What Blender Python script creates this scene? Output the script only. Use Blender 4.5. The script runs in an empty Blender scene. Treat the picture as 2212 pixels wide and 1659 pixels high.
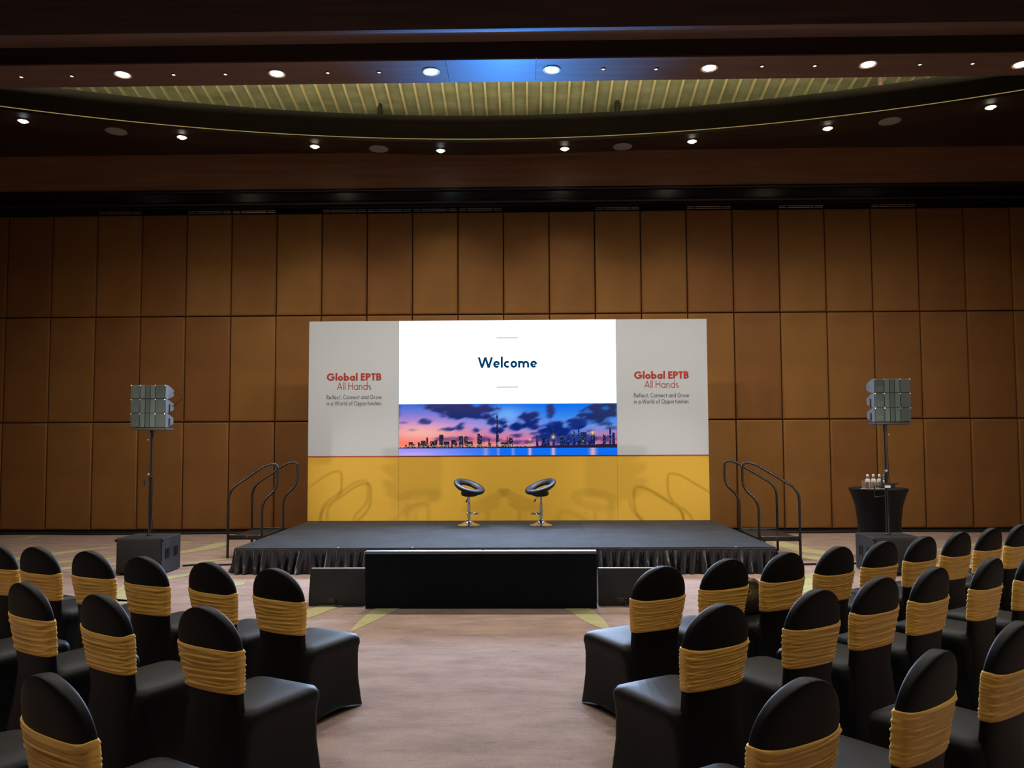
import bpy, bmesh, math, random
import numpy as np
from mathutils import Vector, Matrix
random.seed(7)
rng = np.random.RandomState(7)
PI = math.pi
scene = bpy.context.scene
COL = scene.collection

# ------------------------------------------------------------------ camera
F_PX, CX, CY = 1700.0, 1106.0, 860.0
EYE = Vector((0, 0, 1.75))
_a, _p, _r = math.radians(1.045), math.radians(3.2), 0.0043
_F0 = Vector((-math.sin(_a), math.cos(_a), 0)); _R0 = Vector((math.cos(_a), math.sin(_a), 0)); _Z = Vector((0, 0, 1))
FW = _F0 * math.cos(_p) + _Z * math.sin(_p)
_U0 = -_F0 * math.sin(_p) + _Z * math.cos(_p)
UP = _U0 * math.cos(_r) + _R0 * math.sin(_r)
RT = _R0 * math.cos(_r) - _U0 * math.sin(_r)
cd = bpy.data.cameras.new('camera'); cam = bpy.data.objects.new('camera', cd); COL.objects.link(cam)
cd.sensor_width = 36.0; cd.lens = 36.0 * F_PX / 2212.0
cd.shift_y = (CY - 829.5) / 2212.0
cd.clip_end = 200
cam.matrix_world = Matrix(((RT.x, UP.x, -FW.x, EYE.x), (RT.y, UP.y, -FW.y, EYE.y), (RT.z, UP.z, -FW.z, EYE.z), (0, 0, 0, 1)))
scene.camera = cam

def ray(x, y):
    return FW + RT * ((x - CX) / F_PX) + UP * ((CY - y) / F_PX)
def atY(x, y, Y):                      # the point of the plane Y = const seen at a pixel
    d = ray(x, y); return EYE + d * (Y / d.y)
def atZ(x, y, z):
    d = ray(x, y); return EYE + d * ((z - EYE.z) / d.z)

# ------------------------------------------------------------------ world, exposure
w = bpy.data.worlds.new('world'); scene.world = w; w.use_nodes = True
w.node_tree.nodes['Background'].inputs[0].default_value = (0.03, 0.03, 0.035, 1)
w.node_tree.nodes['Background'].inputs[1].default_value = 0.3
vs = scene.view_settings
scene.display_settings.display_device = 'sRGB'
vs.view_transform = 'Standard'; vs.look = 'None'; vs.gamma = 1.0; vs.use_curve_mapping = False
vs.exposure = 0.0

# ------------------------------------------------------------------ lamps
Z_SOFFIT = 7.15
WARM = (1.0, 0.74, 0.46)
COOL = (0.80, 0.90, 1.0)
BEAM_PX = [(265, 160), (598, 158), (931, 154), (1192, 150), (1532, 146), (1875, 138), (2206, 138)]
BEAM_SMALL_PX = [(46, 165), (155, 163), (375, 160), (487, 159), (708, 156), (819, 155), (1303, 148), (1417, 148), (1646, 142), (1760, 141), (1987, 138), (2101, 136)]
RING_PX = [(50, 260), (393, 295), (680, 315), (952, 324), (1220, 320), (1495, 304), (1788, 276), (2140, 230)]
def spot(name, loc, power, color, size, blend, target=None, radius=0.08):
    l = bpy.data.lights.new(name, 'SPOT'); l.energy = power; l.color = color
    l.spot_size = math.radians(size); l.spot_blend = blend; l.shadow_soft_size = radius
    o = bpy.data.objects.new(name, l); COL.objects.link(o); o.location = loc
    if target is not None:
        o.rotation_euler = (Vector(target) - Vector(loc)).to_track_quat('-Z', 'Y').to_euler()
    return o
def area(name, loc, target, sx, sy, power, color, spread=180):
    l = bpy.data.lights.new(name, 'AREA'); l.shape = 'RECTANGLE'; l.size = sx; l.size_y = sy
    l.energy = power; l.color = color; l.spread = math.radians(spread)
    o = bpy.data.objects.new(name, l); COL.objects.link(o); o.location = loc
    o.rotation_euler = (Vector(target) - Vector(loc)).to_track_quat('-Z', 'Y').to_euler()
    return o
for i, p in enumerate(BEAM_PX):
    q = atZ(p[0], p[1], Z_SOFFIT - 0.04)
    spot('beam_lamp', q, 500, (1.0, 0.91, 0.79), 160, 1.0)
for i, p in enumerate(RING_PX):
    q = atZ(p[0], p[1], Z_SOFFIT - 0.04)
    k = 0.45 if i in (0, 7) else 0.75 if i in (1, 6) else 1.0
    spot('ring_lamp', q, 175 * k, (1.0, 0.90, 0.76), 100, 1.0)
for x in (-7.2, -2.6, 2.0, 6.6):       # the same downlights go on over the audience
    for y in (1.5, 5.8):
        spot('audience_lamp', (x, y, 7.1), 360, (1.0, 0.93, 0.82), 120, 1.0)
# added spot standing in for the screen's bluish light thrown up onto the ceiling
spot('added_screen_spill', (-0.34, 14.08, 4.02), 2200, (0.04, 0.30, 1.0), 64, 1.0, (-0.15, 11.2, 7.15), 0.05)
# unseen spots added for the screen's forward glow over the stage front, the carpet and the inner sides of the loudspeakers
for x, z in ((-1.95, 3.2), (-1.5, 3.7), (-1.0, 2.8), (-0.6, 3.45), (-0.1, 3.05), (0.35, 3.6), (0.8, 2.9), (1.27, 3.3)):
    spot('added_screen_glow', (x, 14.10, z), 430, (0.48, 0.66, 1.0), 124, 1.0, (x, 7.0, 0.0), 0.0)
# stage lamps on both side walls, and two narrow profile lamps on stands beside the audience
for sg in (-1, 1):
    xo = 0.3 if sg < 0 else 0.0
    spot('stage_lamp', (sg * 11.3, 3.9, 4.3), 1700, (1.0, 0.92, 0.78), 30, 0.8, (sg * 0.8, 14.2, 1.2), 0.09)
    spot('profile_lamp', (sg * 7.7 - xo, 2.7, 3.2), 1500, (1.0, 0.92, 0.78), 15, 0.9, (sg * 2.2 - xo, 14.2, 0.9), 0.06)

# ------------------------------------------------------------------ materials
def srgb(r, g, b):
    f = lambda c: ((c / 255.0) / 12.92) if c / 255.0 <= 0.04045 else (((c / 255.0) + 0.055) / 1.055) ** 2.4
    return (f(r), f(g), f(b), 1.0)
def mat(name, color, rough=0.6, metal=0.0, spec=0.5, noise=None, bump=None, sheen=0.0, var=0.0, coat=0.0):
    """noise=(scale xyz, amount, detail); bump=(scale xyz, strength, distance); var = spread from one object to the next"""
    m = bpy.data.materials.new(name); m.use_nodes = True
    nt = m.node_tree; b = nt.nodes['Principled BSDF']
    c = color if len(color) == 4 else tuple(color) + (1.0,)
    b.inputs['Base Color'].default_value = c
    b.inputs['Roughness'].default_value = rough; b.inputs['Metallic'].default_value = metal
    b.inputs['Specular IOR Level'].default_value = spec
    if sheen: b.inputs['Sheen Weight'].default_value = sheen
    if coat: b.inputs['Coat Weight'].default_value = coat
    tc = nt.nodes.new('ShaderNodeTexCoord')
    out = None
    if noise:
        mp = nt.nodes.new('ShaderNodeMapping'); mp.inputs['Scale'].default_value = noise[0]
        nz = nt.nodes.new('ShaderNodeTexNoise'); nz.inputs['Scale'].default_value = 1.0; nz.inputs['Detail'].default_value = noise[2]
        nt.links.new(tc.outputs['Object'], mp.inputs[0]); nt.links.new(mp.outputs[0], nz.inputs['Vector'])
        rp = nt.nodes.new('ShaderNodeValToRGB')
        lo = tuple(x * (1 - noise[1]) for x in c[:3]) + (1,); hi = tuple(min(1, x * (1 + noise[1])) for x in c[:3]) + (1,)
        rp.color_ramp.elements[0].position = 0.32; rp.color_ramp.elements[1].position = 0.68
        rp.color_ramp.elements[0].color = lo; rp.color_ramp.elements[1].color = hi
        nt.links.new(nz.outputs['Fac'], rp.inputs[0]); out = rp.outputs[0]
    if var:
        oi = nt.nodes.new('ShaderNodeObjectInfo')
        hs = nt.nodes.new('ShaderNodeHueSaturation')
        mr = nt.nodes.new('ShaderNodeMapRange'); mr.inputs['To Min'].default_value = 1 - var; mr.inputs['To Max'].default_value = 1 + var
        nt.links.new(oi.outputs['Random'], mr.inputs[0]); nt.links.new(mr.outputs[0], hs.inputs['Value'])
        mh = nt.nodes.new('ShaderNodeMapRange'); mh.inputs['To Min'].default_value = 0.5 - var * 0.05; mh.inputs['To Max'].default_value = 0.5 + var * 0.05
        nt.links.new(oi.outputs['Random'], mh.inputs[0]); nt.links.new(mh.outputs[0], hs.inputs['Hue'])
        if out: nt.links.new(out, hs.inputs['Color'])
        else: hs.inputs['Color'].default_value = c
        out = hs.outputs[0]
    if out: nt.links.new(out, b.inputs['Base Color'])
    if bump:
        mp = nt.nodes.new('ShaderNodeMapping'); mp.inputs['Scale'].default_value = bump[0]
        nz = nt.nodes.new('ShaderNodeTexNoise'); nz.inputs['Scale'].default_value = 1.0; nz.inputs['Detail'].default_value = 4
        bp = nt.nodes.new('ShaderNodeBump'); bp.inputs['Strength'].default_value = bump[1]; bp.inputs['Distance'].default_value = bump[2]
        nt.links.new(tc.outputs['Object'], mp.inputs[0]); nt.links.new(mp.outputs[0], nz.inputs['Vector'])
        nt.links.new(nz.outputs['Fac'], bp.inputs['Height']); nt.links.new(bp.outputs[0], b.inputs['Normal'])
    return m
def emit(name, color, strength):
    m = bpy.data.materials.new(name); m.use_nodes = True; nt = m.node_tree
    nt.nodes.clear()
    e = nt.nodes.new('ShaderNodeEmission'); o = nt.nodes.new('ShaderNodeOutputMaterial')
    e.inputs[0].default_value = color if len(color) == 4 else tuple(color) + (1,); e.inputs[1].default_value = strength
    nt.links.new(e.outputs[0], o.inputs[0]); return m

M_PANEL = mat('panel_fabric', (0.230, 0.098, 0.022), 0.75, noise=((1.5, 1.5, 1.5), 0.10, 3), bump=((260, 260, 260), 0.12, 0.002), var=0.10, spec=0.35)
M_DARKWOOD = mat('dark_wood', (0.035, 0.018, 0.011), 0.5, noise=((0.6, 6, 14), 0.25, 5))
M_RIMWOOD = mat('rim_wood', (0.024, 0.017, 0.013), 0.7, spec=0.15, noise=((0.6, 6, 14), 0.2, 5))
M_UPPER = mat('upper_wood', (0.15, 0.095, 0.080), 0.6, noise=((0.5, 6, 12), 0.2, 5))
M_FASCIA = mat('fascia_wood', (0.30, 0.145, 0.070), 0.50, noise=((0.5, 6, 12), 0.2, 5))
M_GLOSSWOOD = mat('gloss_dark_wood', (0.012, 0.008, 0.007), 0.30, noise=((0.6, 6, 14), 0.3, 5))
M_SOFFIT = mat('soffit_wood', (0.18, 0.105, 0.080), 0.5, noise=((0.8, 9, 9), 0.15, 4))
M_SOFFITMID = mat('soffit_access_panel', (0.19, 0.15, 0.15), 0.4, noise=((0.8, 9, 9), 0.06, 3))
M_VAULT = mat('vault_panel', (0.20, 0.185, 0.10), 0.6, noise=((2.0, 5, 5), 0.25, 5))
M_RIB = mat('rib_wood', (0.42, 0.34, 0.17), 0.55, noise=((9, 1.5, 9), 0.2, 4))
M_BLACKGAP = mat('black_gap', (0.006, 0.005, 0.005), 0.8)
M_ROOM = mat('plain_wall', (0.12, 0.06, 0.03), 0.8, noise=((1, 1, 1), 0.1, 3))
M_TRACK = mat('track_metal', (0.50, 0.46, 0.40), 0.35, 0.9, noise=((3, 3, 3), 0.1, 2))
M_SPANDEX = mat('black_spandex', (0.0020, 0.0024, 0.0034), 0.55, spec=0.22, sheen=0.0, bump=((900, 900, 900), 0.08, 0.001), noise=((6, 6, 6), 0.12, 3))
M_SPANDEXSEAT = mat('overhead_lit_spandex', (0.0045, 0.0055, 0.0062), 0.52, spec=0.22, bump=((900, 900, 900), 0.08, 0.001), noise=((6, 6, 6), 0.12, 3))  # same black fabric, lightened to paint in the overhead light on the seats
M_SASH = mat('gold_sash', (0.80, 0.46, 0.090), 0.45, spec=0.4, sheen=0.1, noise=((5, 5, 12), 0.12, 4), bump=((700, 700, 700), 0.06, 0.001), var=0.05)
M_DECK = mat('stage_deck', (0.030, 0.031, 0.033), 0.9, spec=0.12, noise=((2.5, 2.5, 2.5), 0.16, 5), bump=((200, 200, 200), 0.10, 0.002))
M_SKIRT = mat('black_satin', (0.030, 0.030, 0.034), 0.30, spec=0.6, noise=((4, 4, 4), 0.15, 3))
M_PANELWHITE = mat('white_print', (0.465, 0.490, 0.525), 0.7, noise=((0.8, 0.8, 0.8), 0.02, 2))
M_PANELYEL = mat('yellow_print', (0.60, 0.345, 0.024), 0.6, noise=((0.8, 0.8, 0.8), 0.02, 2))
M_RED = mat('red_print', (0.36, 0.018, 0.012), 0.6)
M_REDLIGHT = mat('red_thin_print', (0.32, 0.035, 0.028), 0.6)
M_GREYINK = mat('grey_ink', (0.07, 0.07, 0.075), 0.6)
M_BLACKMETAL = mat('black_metal', (0.018, 0.018, 0.019), 0.30, 0.35, spec=0.6, noise=((8, 8, 8), 0.15, 3))
M_BLACKPAINT = mat('black_textured_paint', (0.018, 0.020, 0.023), 0.52, bump=((300, 300, 300), 0.15, 0.002), noise=((5, 5, 5), 0.12, 3))
M_CABINET = mat('cabinet_paint', (0.11, 0.125, 0.14), 0.5, bump=((300, 300, 300), 0.15, 0.002), noise=((5, 5, 5), 0.12, 3))
M_GRILLE = mat('grille_mesh', (0.030, 0.046, 0.044), 0.5, 0.3, noise=((160, 160, 160), 0.35, 1))
M_GRILLELT = mat('grille_mesh_reflection', (0.062, 0.088, 0.083), 0.5, 0.3, noise=((160, 160, 160), 0.35, 1))  # same mesh, lighter tone paints in the reflection on two strips
M_GREYMARK = mat('grey_mark', (0.10, 0.12, 0.12), 0.6)
M_CHROME = mat('chrome', (0.75, 0.75, 0.77), 0.08, 1.0, noise=((4, 4, 4), 0.03, 2))
M_LEATHER = mat('black_leather', (0.010, 0.010, 0.012), 0.45, spec=0.4, bump=((120, 120, 120), 0.12, 0.002))
M_LEVER = mat('dark_red_grip', (0.09, 0.012, 0.010), 0.4)
M_MONITORBACK = mat('monitor_back', (0.003, 0.005, 0.009), 0.7, spec=0.15, noise=((3, 3, 3), 0.2, 3))
M_ALU = mat('aluminium_edge', (0.55, 0.57, 0.60), 0.35, 0.8, noise=((5, 5, 5), 0.08, 2))
M_TOPEDGE = mat('blue_lit_edge', (0.16, 0.19, 0.24), 0.5, 0.3, noise=((5, 5, 5), 0.08, 2))  # pale edge, with the blue screen light tinted into its colour
M_GLASS = mat('clear_glass', (0.95, 0.97, 0.97), 0.03); M_GLASS.node_tree.nodes['Principled BSDF'].inputs['Transmission Weight'].default_value = 0.95
M_WATER = mat('water', (0.97, 0.98, 0.98), 0.02); M_WATER.node_tree.nodes['Principled BSDF'].inputs['Transmission Weight'].default_value = 0.9
M_CAP = mat('white_cap', (0.80, 0.80, 0.80), 0.4)
M_LABEL = mat('white_label', (0.72, 0.73, 0.75), 0.5)
M_DOILY = mat('white_napkin', (0.75, 0.74, 0.70), 0.8)
M_BAG = mat('brown_leather', (0.018, 0.012, 0.009), 0.42, noise=((14, 14, 14), 0.3, 4), bump=((90, 90, 90), 0.2, 0.003))
M_BAGTRIM = mat('tan_leather', (0.30, 0.20, 0.085), 0.5, noise=((14, 14, 14), 0.15, 3))
M_GOLD = mat('gold_metal', (0.55, 0.38, 0.14), 0.25, 1.0)
M_SPEAKERDISC = mat('white_speaker_mesh', (0.34, 0.32, 0.30), 0.7, noise=((90, 90, 90), 0.12, 1))
M_TRIMRING = mat('lamp_trim', (0.55, 0.48, 0.38), 0.35, 0.2)
M_CABLE = mat('black_cable', (0.010, 0.010, 0.011), 0.5)
E_LAMP = emit('lamp_glow', (1.0, 0.86, 0.62), 20)
E_LAMPCOOL = emit('lamp_glow_cool', (0.82, 0.93, 1.0), 14)
E_SMALL = emit('small_lamp_glow', (1.0, 0.82, 0.48), 2.2)
E_COVE = emit('cove_glow', (1.0, 0.72, 0.28), 0.32)
E_SCREEN = emit('screen_white', (0.80, 0.88, 1.0), 2.0)
E_NAVY = emit('screen_navy', srgb(10, 62, 100), 1.0)
E_LINE = emit('screen_grey_line', srgb(120, 122, 125), 1.0)
E_CONF = emit('monitor_glow', (0.35, 0.55, 1.0), 0.8)

# carpet: mauve with brushed streaks; the inlaid swirls share the same streaks
def carpet(name, c0, c1):
    m = bpy.data.materials.new(name); m.use_nodes = True; nt = m.node_tree; b = nt.nodes['Principled BSDF']
    b.inputs['Roughness'].default_value = 0.9; b.inputs['Specular IOR Level'].default_value = 0.15
    tc = nt.nodes.new('ShaderNodeTexCoord')
    def nz(scale, detail, rough=0.55):
        mp = nt.nodes.new('ShaderNodeMapping'); mp.inputs['Scale'].default_value = scale
        n = nt.nodes.new('ShaderNodeTexNoise'); n.inputs['Scale'].default_value = 1.0; n.inputs['Detail'].default_value = detail; n.inputs['Roughness'].default_value = rough
        nt.links.new(tc.outputs['Object'], mp.inputs[0]); nt.links.new(mp.outputs[0], n.inputs['Vector']); return n
    n1 = nz((1.7, 4.2, 1), 8, 0.72); n2 = nz((60, 110, 1), 3); n3 = nz((6, 34, 1), 5, 0.75)
    r1 = nt.nodes.new('ShaderNodeValToRGB'); r1.color_ramp.elements[0].position = 0.28; r1.color_ramp.elements[1].position = 0.60
    r1.color_ramp.elements[0].color = tuple(c0) + (1,); r1.color_ramp.elements[1].color = tuple(c1) + (1,)
    nt.links.new(n1.outputs['Fac'], r1.inputs[0])
    r3 = nt.nodes.new('ShaderNodeValToRGB'); r3.color_ramp.elements[0].position = 0.30; r3.color_ramp.elements[1].position = 0.41
    r3.color_ramp.elements[0].color = (0.50, 0.48, 0.50, 1); r3.color_ramp.elements[1].color = (1, 1, 1, 1)
    nt.links.new(n3.outputs['Fac'], r3.inputs[0])
    r2 = nt.nodes.new('ShaderNodeValToRGB'); r2.color_ramp.elements[0].color = (0.62, 0.62, 0.62, 1); r2.color_ramp.elements[1].color = (1.36, 1.36, 1.36, 1)
    nt.links.new(n2.outputs['Fac'], r2.inputs[0])
    a = None
    src = r1.outputs[0]
    for q in (r3, r2):
        mx = nt.nodes.new('ShaderNodeMix'); mx.data_type = 'RGBA'; mx.blend_type = 'MULTIPLY'; mx.inputs['Factor'].default_value = 1.0
        nt.links.new(src, mx.inputs['A']); nt.links.new(q.outputs[0], mx.inputs['B']); src = mx.outputs['Result']
    nt.links.new(src, b.inputs['Base Color'])
    bp = nt.nodes.new('ShaderNodeBump'); bp.inputs['Strength'].default_value = 0.25; bp.inputs['Distance'].default_value = 0.004
    nt.links.new(n2.outputs['Fac'], bp.inputs['Height']); nt.links.new(bp.outputs[0], b.inputs['Normal'])
    return m
M_CARPET = carpet('carpet', (0.200, 0.137, 0.114), (0.330, 0.236, 0.198))
M_SWIRL = carpet('carpet_swirl', (0.30, 0.275, 0.135), (0.39, 0.365, 0.19))

# ------------------------------------------------------------------ mesh building
class MB:
    def __init__(s): s.v = []; s.f = []
    def add(s, v, f):
        o = len(s.v); s.v += [tuple(p) for p in v]; s.f += [tuple(i + o for i in q) for q in f]; return s
    def box(s, lo, hi, bev=0.0, seg=2):
        if bev <= 0:
            (a, b, c), (d, e, g) = lo, hi
            return s.add([(a, b, c), (d, b, c), (d, e, c), (a, e, c), (a, b, g), (d, b, g), (d, e, g), (a, e, g)],
                         [(0, 3, 2, 1), (4, 5, 6, 7), (0, 1, 5, 4), (1, 2, 6, 5), (2, 3, 7, 6), (3, 0, 4, 7)])
        bm = bmesh.new(); bmesh.ops.create_cube(bm, size=1)
        for v in bm.verts:
            v.co = Vector([(lo[i] + hi[i]) / 2 + v.co[i] * (hi[i] - lo[i]) for i in range(3)])
        bmesh.ops.bevel(bm, geom=bm.edges[:], offset=bev, segments=seg, profile=0.6, affect='EDGES')
        bm.verts.index_update()
        s.add([v.co for v in bm.verts], [[v.index for v in f.verts] for f in bm.faces]); bm.free(); return s
    def loft(s, rings, closed=True, cap0=False, cap1=False):
        n = len(rings[0]); o = len(s.v); assert all(len(r) == n for r in rings)
        for r in rings: s.v += [tuple(p) for p in r]
        for i in range(len(rings) - 1):
            for j in range(n if closed else n - 1):
                k = (j + 1) % n
                s.f.append((o + i * n + j, o + i * n + k, o + (i + 1) * n + k, o + (i + 1) * n + j))
        if cap0: s.f.append(tuple(o + j for j in reversed(range(n))))
        if cap1: s.f.append(tuple(o + (len(rings) - 1) * n + j for j in range(n)))
        return s
    def lathe(s, prof, n=32, c=(0, 0, 0)):
        rings = [[(c[0] + r * math.cos(2 * PI * j / n), c[1] + r * math.sin(2 * PI * j / n), c[2] + z) for j in range(n)] for r, z in prof]
        return s.loft(rings, True, prof[0][0] > 1e-4, prof[-1][0] > 1e-4)
    def tube(s, path, r, n=10, caps=True, closed=False):
        P = [Vector(p) for p in path]; rings = []; up = None
        for i, p in enumerate(P):
            if closed: t = (P[(i + 1) % len(P)] - P[i - 1]).normalized()
            else: t = (P[min(i + 1, len(P) - 1)] - P[max(i - 1, 0)]).normalized()
            if up is None:
                up = Vector((0, 0, 1)) if abs(t.z) < 0.9 else Vector((0, 1, 0))
            u = (up - t * up.dot(t)).normalized(); up = u; v = t.cross(u)
            rr = r[i] if isinstance(r, (list, tuple)) else r
            rings.append([p + (u * math.cos(2 * PI * j / n) + v * math.sin(2 * PI * j / n)) * rr for j in range(n)])
        if closed: rings.append(rings[0])
        return s.loft(rings, True, caps and not closed, caps and not closed)
    def prism(s, poly, y0, y1, axis='y'):          # polygon extruded along an axis
        n = len(poly)
        mk = {'y': lambda p, t: (p[0], t, p[1]), 'x': lambda p, t: (t, p[0], p[1]), 'z': lambda p, t: (p[0], p[1], t)}[axis]
        return s.loft([[mk(p, y0) for p in poly], [mk(p, y1) for p in poly]], True, True, True)
    def mesh(s, name, m, smooth=False, angle=40):
        me = bpy.data.meshes.new(name); me.from_pydata(s.v, [], s.f)
        bm = bmesh.new(); bm.from_mesh(me); bmesh.ops.recalc_face_normals(bm, faces=bm.faces[:]); bm.to_mesh(me); bm.free()
        me.materials.append(m)
        if smooth:
            me.polygons.foreach_set('use_smooth', [True] * len(me.polygons))
            try: me.set_sharp_from_angle(angle=math.radians(angle))
            except Exception: pass
        me.update(); return me
    def build(s, name, m, parent=None, smooth=False, angle=40, loc=None):
        return link(name, s.mesh(name, m, smooth, angle), parent, loc)
def link(name, me, parent=None, loc=None, rz=0):
    o = bpy.data.objects.new(name, me); COL.objects.link(o)
    if parent is not None: o.parent = parent
    if loc is not None: o.location = loc
    if rz: o.rotation_euler = (0, 0, rz)
    return o
def tag(o, label, cat, group=None):
    o['label'] = label; o['category'] = cat
    if group: o['group'] = group
    return o
def thing(name, label, cat, loc=(0, 0, 0), rz=0.0, group=None):
    o = bpy.data.objects.new(name, None); COL.objects.link(o); o.empty_display_size = 0.1
    o.location = loc; o.rotation_euler = (0, 0, rz); return tag(o, label, cat, group)
def structure(o): o['kind'] = 'structure'; return o
def dup(root, label, loc=None, rz=None):
    def cp(o, par):
        c = o.copy(); COL.objects.link(c)
        if par is not None: c.parent = par
        for ch in list(o.children): cp(ch, c)
        return c
    c = cp(root, None); c['label'] = label
    if loc is not None: c.location = loc
    if rz is not None: c.rotation_euler = (0, 0, rz)
    return c
def bez(pts, n=12):                                 # Catmull-Rom through the points
    P = [Vector(p) for p in pts]; P = [P[0] * 2 - P[1]] + P + [P[-1] * 2 - P[-2]]; out = []
    for i in range(1, len(P) - 2):
        for k in range(n):
            t = k / n; a, b, c, d = P[i - 1:i + 3]
            out.append(0.5 * ((2 * b) + (c - a) * t + (2 * a - 5 * b + 4 * c - d) * t * t + (3 * b - a - 3 * c + d) * t ** 3))
    out.append(P[-2]); return out
def fillet(pts, r, n=6):                            # polyline with rounded corners
    P = [Vector(p) for p in pts]; out = [P[0]]
    for i in range(1, len(P) - 1):
        a = (P[i - 1] - P[i]); b = (P[i + 1] - P[i]); rr = min(r, a.length * 0.48, b.length * 0.48)
        s, e = P[i] + a.normalized() * rr, P[i] + b.normalized() * rr
        for k in range(n + 1):
            t = k / n; out.append(s * (1 - t) ** 2 + P[i] * 2 * t * (1 - t) + e * t * t)
    out.append(P[-1]); return out

# ================================================================== THE ROOM
YW = 15.4                                           # face of the panel wall
XL, XR, YB = -11.7, 11.7, -8.0
floor = structure(MB().add([(XL, YB, 0), (XR, YB, 0), (XR, YW + 0.3, 0), (XL, YW + 0.3, 0)], [(0, 1, 2, 3)]).build('floor', M_CARPET))

# ---- inlaid carpet swirls (flat crescents laid in the pile)
def swirl(pts, widths, n=10):
    c = bez([atZ(x, y, 0.0) for x, y in pts], n); N = len(c); L = []; Rr = []
    for i, p in enumerate(c):
        t = (c[min(i + 1, N - 1)] - c[max(i - 1, 0)]).normalized(); nrm = Vector((-t.y, t.x, 0))
        u = i / (N - 1) * (len(widths) - 1); k = min(int(u), len(widths) - 2); wd = widths[k] + (widths[k + 1] - widths[k]) * (u - k)
        L.append((p.x + nrm.x * wd / 2, p.y + nrm.y * wd / 2, 0.003)); Rr.append((p.x - nrm.x * wd / 2, p.y - nrm.y * wd / 2, 0.003))
    MB().loft([L, Rr], closed=False).build('carpet_swirl', M_SWIRL, floor)
for pts, wd in [
    ([(756, 1366), (795, 1340), (842, 1312), (905, 1288), (980, 1272)], [0.02, 0.16, 0.26, 0.24, 0.05]),
    ([(580, 1372), (640, 1340), (703, 1313), (760, 1296), (800, 1287)], [0.03, 0.16, 0.24, 0.22, 0.05]),
    ([(1320, 1366), (1285, 1342), (1247, 1314), (1200, 1290), (1130, 1272)], [0.02, 0.20, 0.26, 0.22, 0.04]),
    ([(484, 1172), (455, 1182), (400, 1192), (330, 1199), (230, 1204)], [0.22, 0.34, 0.26, 0.20, 0.05]),
    ([(250, 1181), (190, 1187), (120, 1196), (40, 1207), (-60, 1222)], [0.10, 0.22, 0.28, 0.24, 0.1]),
    ([(250, 1206), (150, 1213), (60, 1219), (-40, 1226)], [0.14, 0.22, 0.16, 0.02]),
    ([(250, 1218), (150, 1227), (40, 1241), (-60, 1256)], [0.20, 0.24, 0.22, 0.1]),
    ([(440, 1236), (390, 1244), (330, 1254), (280, 1272), (255, 1305)], [0.05, 0.20, 0.28, 0.34, 0.20]),
    ([(300, 1300), (230, 1296), (150, 1296), (60, 1300)], [0.05, 0.14, 0.14, 0.05]),
    ([(498, 1206), (460, 1211), (420, 1215), (380, 1220)], [0.10, 0.16, 0.12, 0.02]),
    ([(96, 1159), (60, 1163), (10, 1168)], [0.05, 0.2, 0.1]),
    ([(1660, 1160), (1700, 1178), (1760, 1192), (1850, 1203)], [0.04, 0.36, 0.40, 0.05]),
    ([(1690, 1192), (1740, 1203), (1800, 1211), (1880, 1217)], [0.05, 0.28, 0.40, 0.1]),
    ([(1690, 1290), (1730, 1262), (1770, 1245), (1850, 1236)], [0.20, 0.50, 0.46, 0.05]),
    ([(1990, 1195), (2080, 1180), (2160, 1174), (2230, 1172)], [0.04, 0.22, 0.30, 0.1]),
    ([(2212, 1240), (2120, 1226), (2040, 1222), (1990, 1224)], [0.2, 0.30, 0.22, 0.05]),
]: swirl(pts, wd)
for x, y, r in [(402, 1172, 0.10), (500, 1262, 0.16), (2196, 1213, 0.34), (66, 1160, 0.12)]:
    c = atZ(x, y, 0.0)
    MB().add([(c.x + r * math.cos(2 * PI * k / 28), c.y + r * math.sin(2 * PI * k / 28), 0.0032) for k in range(28)], [tuple(range(28))]).build('carpet_dot', M_SWIRL, floor)

# ---- back wall: padded operable panels, three tiers
wall_back = structure(MB().box((XL, YW + 0.10, 0), (XR, YW + 0.35, 7.6)).build('wall_back', M_BLACKGAP))
PITCH = 0.9045
xj0 = atY(1088, 680, YW).x                          # one measured joint
tiers = [(0.06, 2.17), (2.17, 4.27), (4.27, 6.33)]
def padded(wd, ht, d=0.07, g=0.008):
    b = MB(); hw, hh = wd / 2 - g, ht / 2 - g
    rings = []
    for ins, dep in ((0.0, d), (0.0, 0.030), (0.004, 0.016), (0.014, 0.006), (0.030, 0.0015), (0.055, 0.0)):
        x, z = hw - ins, hh - ins
        rings.append([(-x, dep, -z), (x, dep, -z), (x, dep, z), (-x, dep, z)])
    return b.loft(rings, True, False, True)
nmin = math.ceil((XL + 0.02 - xj0) / PITCH); nmax = math.floor((XR - 0.02 - xj0) / PITCH)
for z0, z1 in tiers:
    me = padded(PITCH, z1 - z0).mesh('panel', M_PANEL, True, 30)
    for k in range(nmin, nmax):
        o = link('panel', me, wall_back, (xj0 + (k + 0.5) * PITCH, YW + random.uniform(-0.004, 0.004), (z0 + z1) / 2))
        o.rotation_euler = (random.uniform(-0.002, 0.002), 0, random.uniform(-0.006, 0.006))
    for xa, xb in ((XL, xj0 + nmin * PITCH), (xj0 + nmax * PITCH, XR)):
        if xb - xa > 0.08:
            link('panel', padded(xb - xa, z1 - z0).mesh('panel', M_PANEL, True, 30), wall_back, ((xa + xb) / 2, YW, (z0 + z1) / 2))
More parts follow.
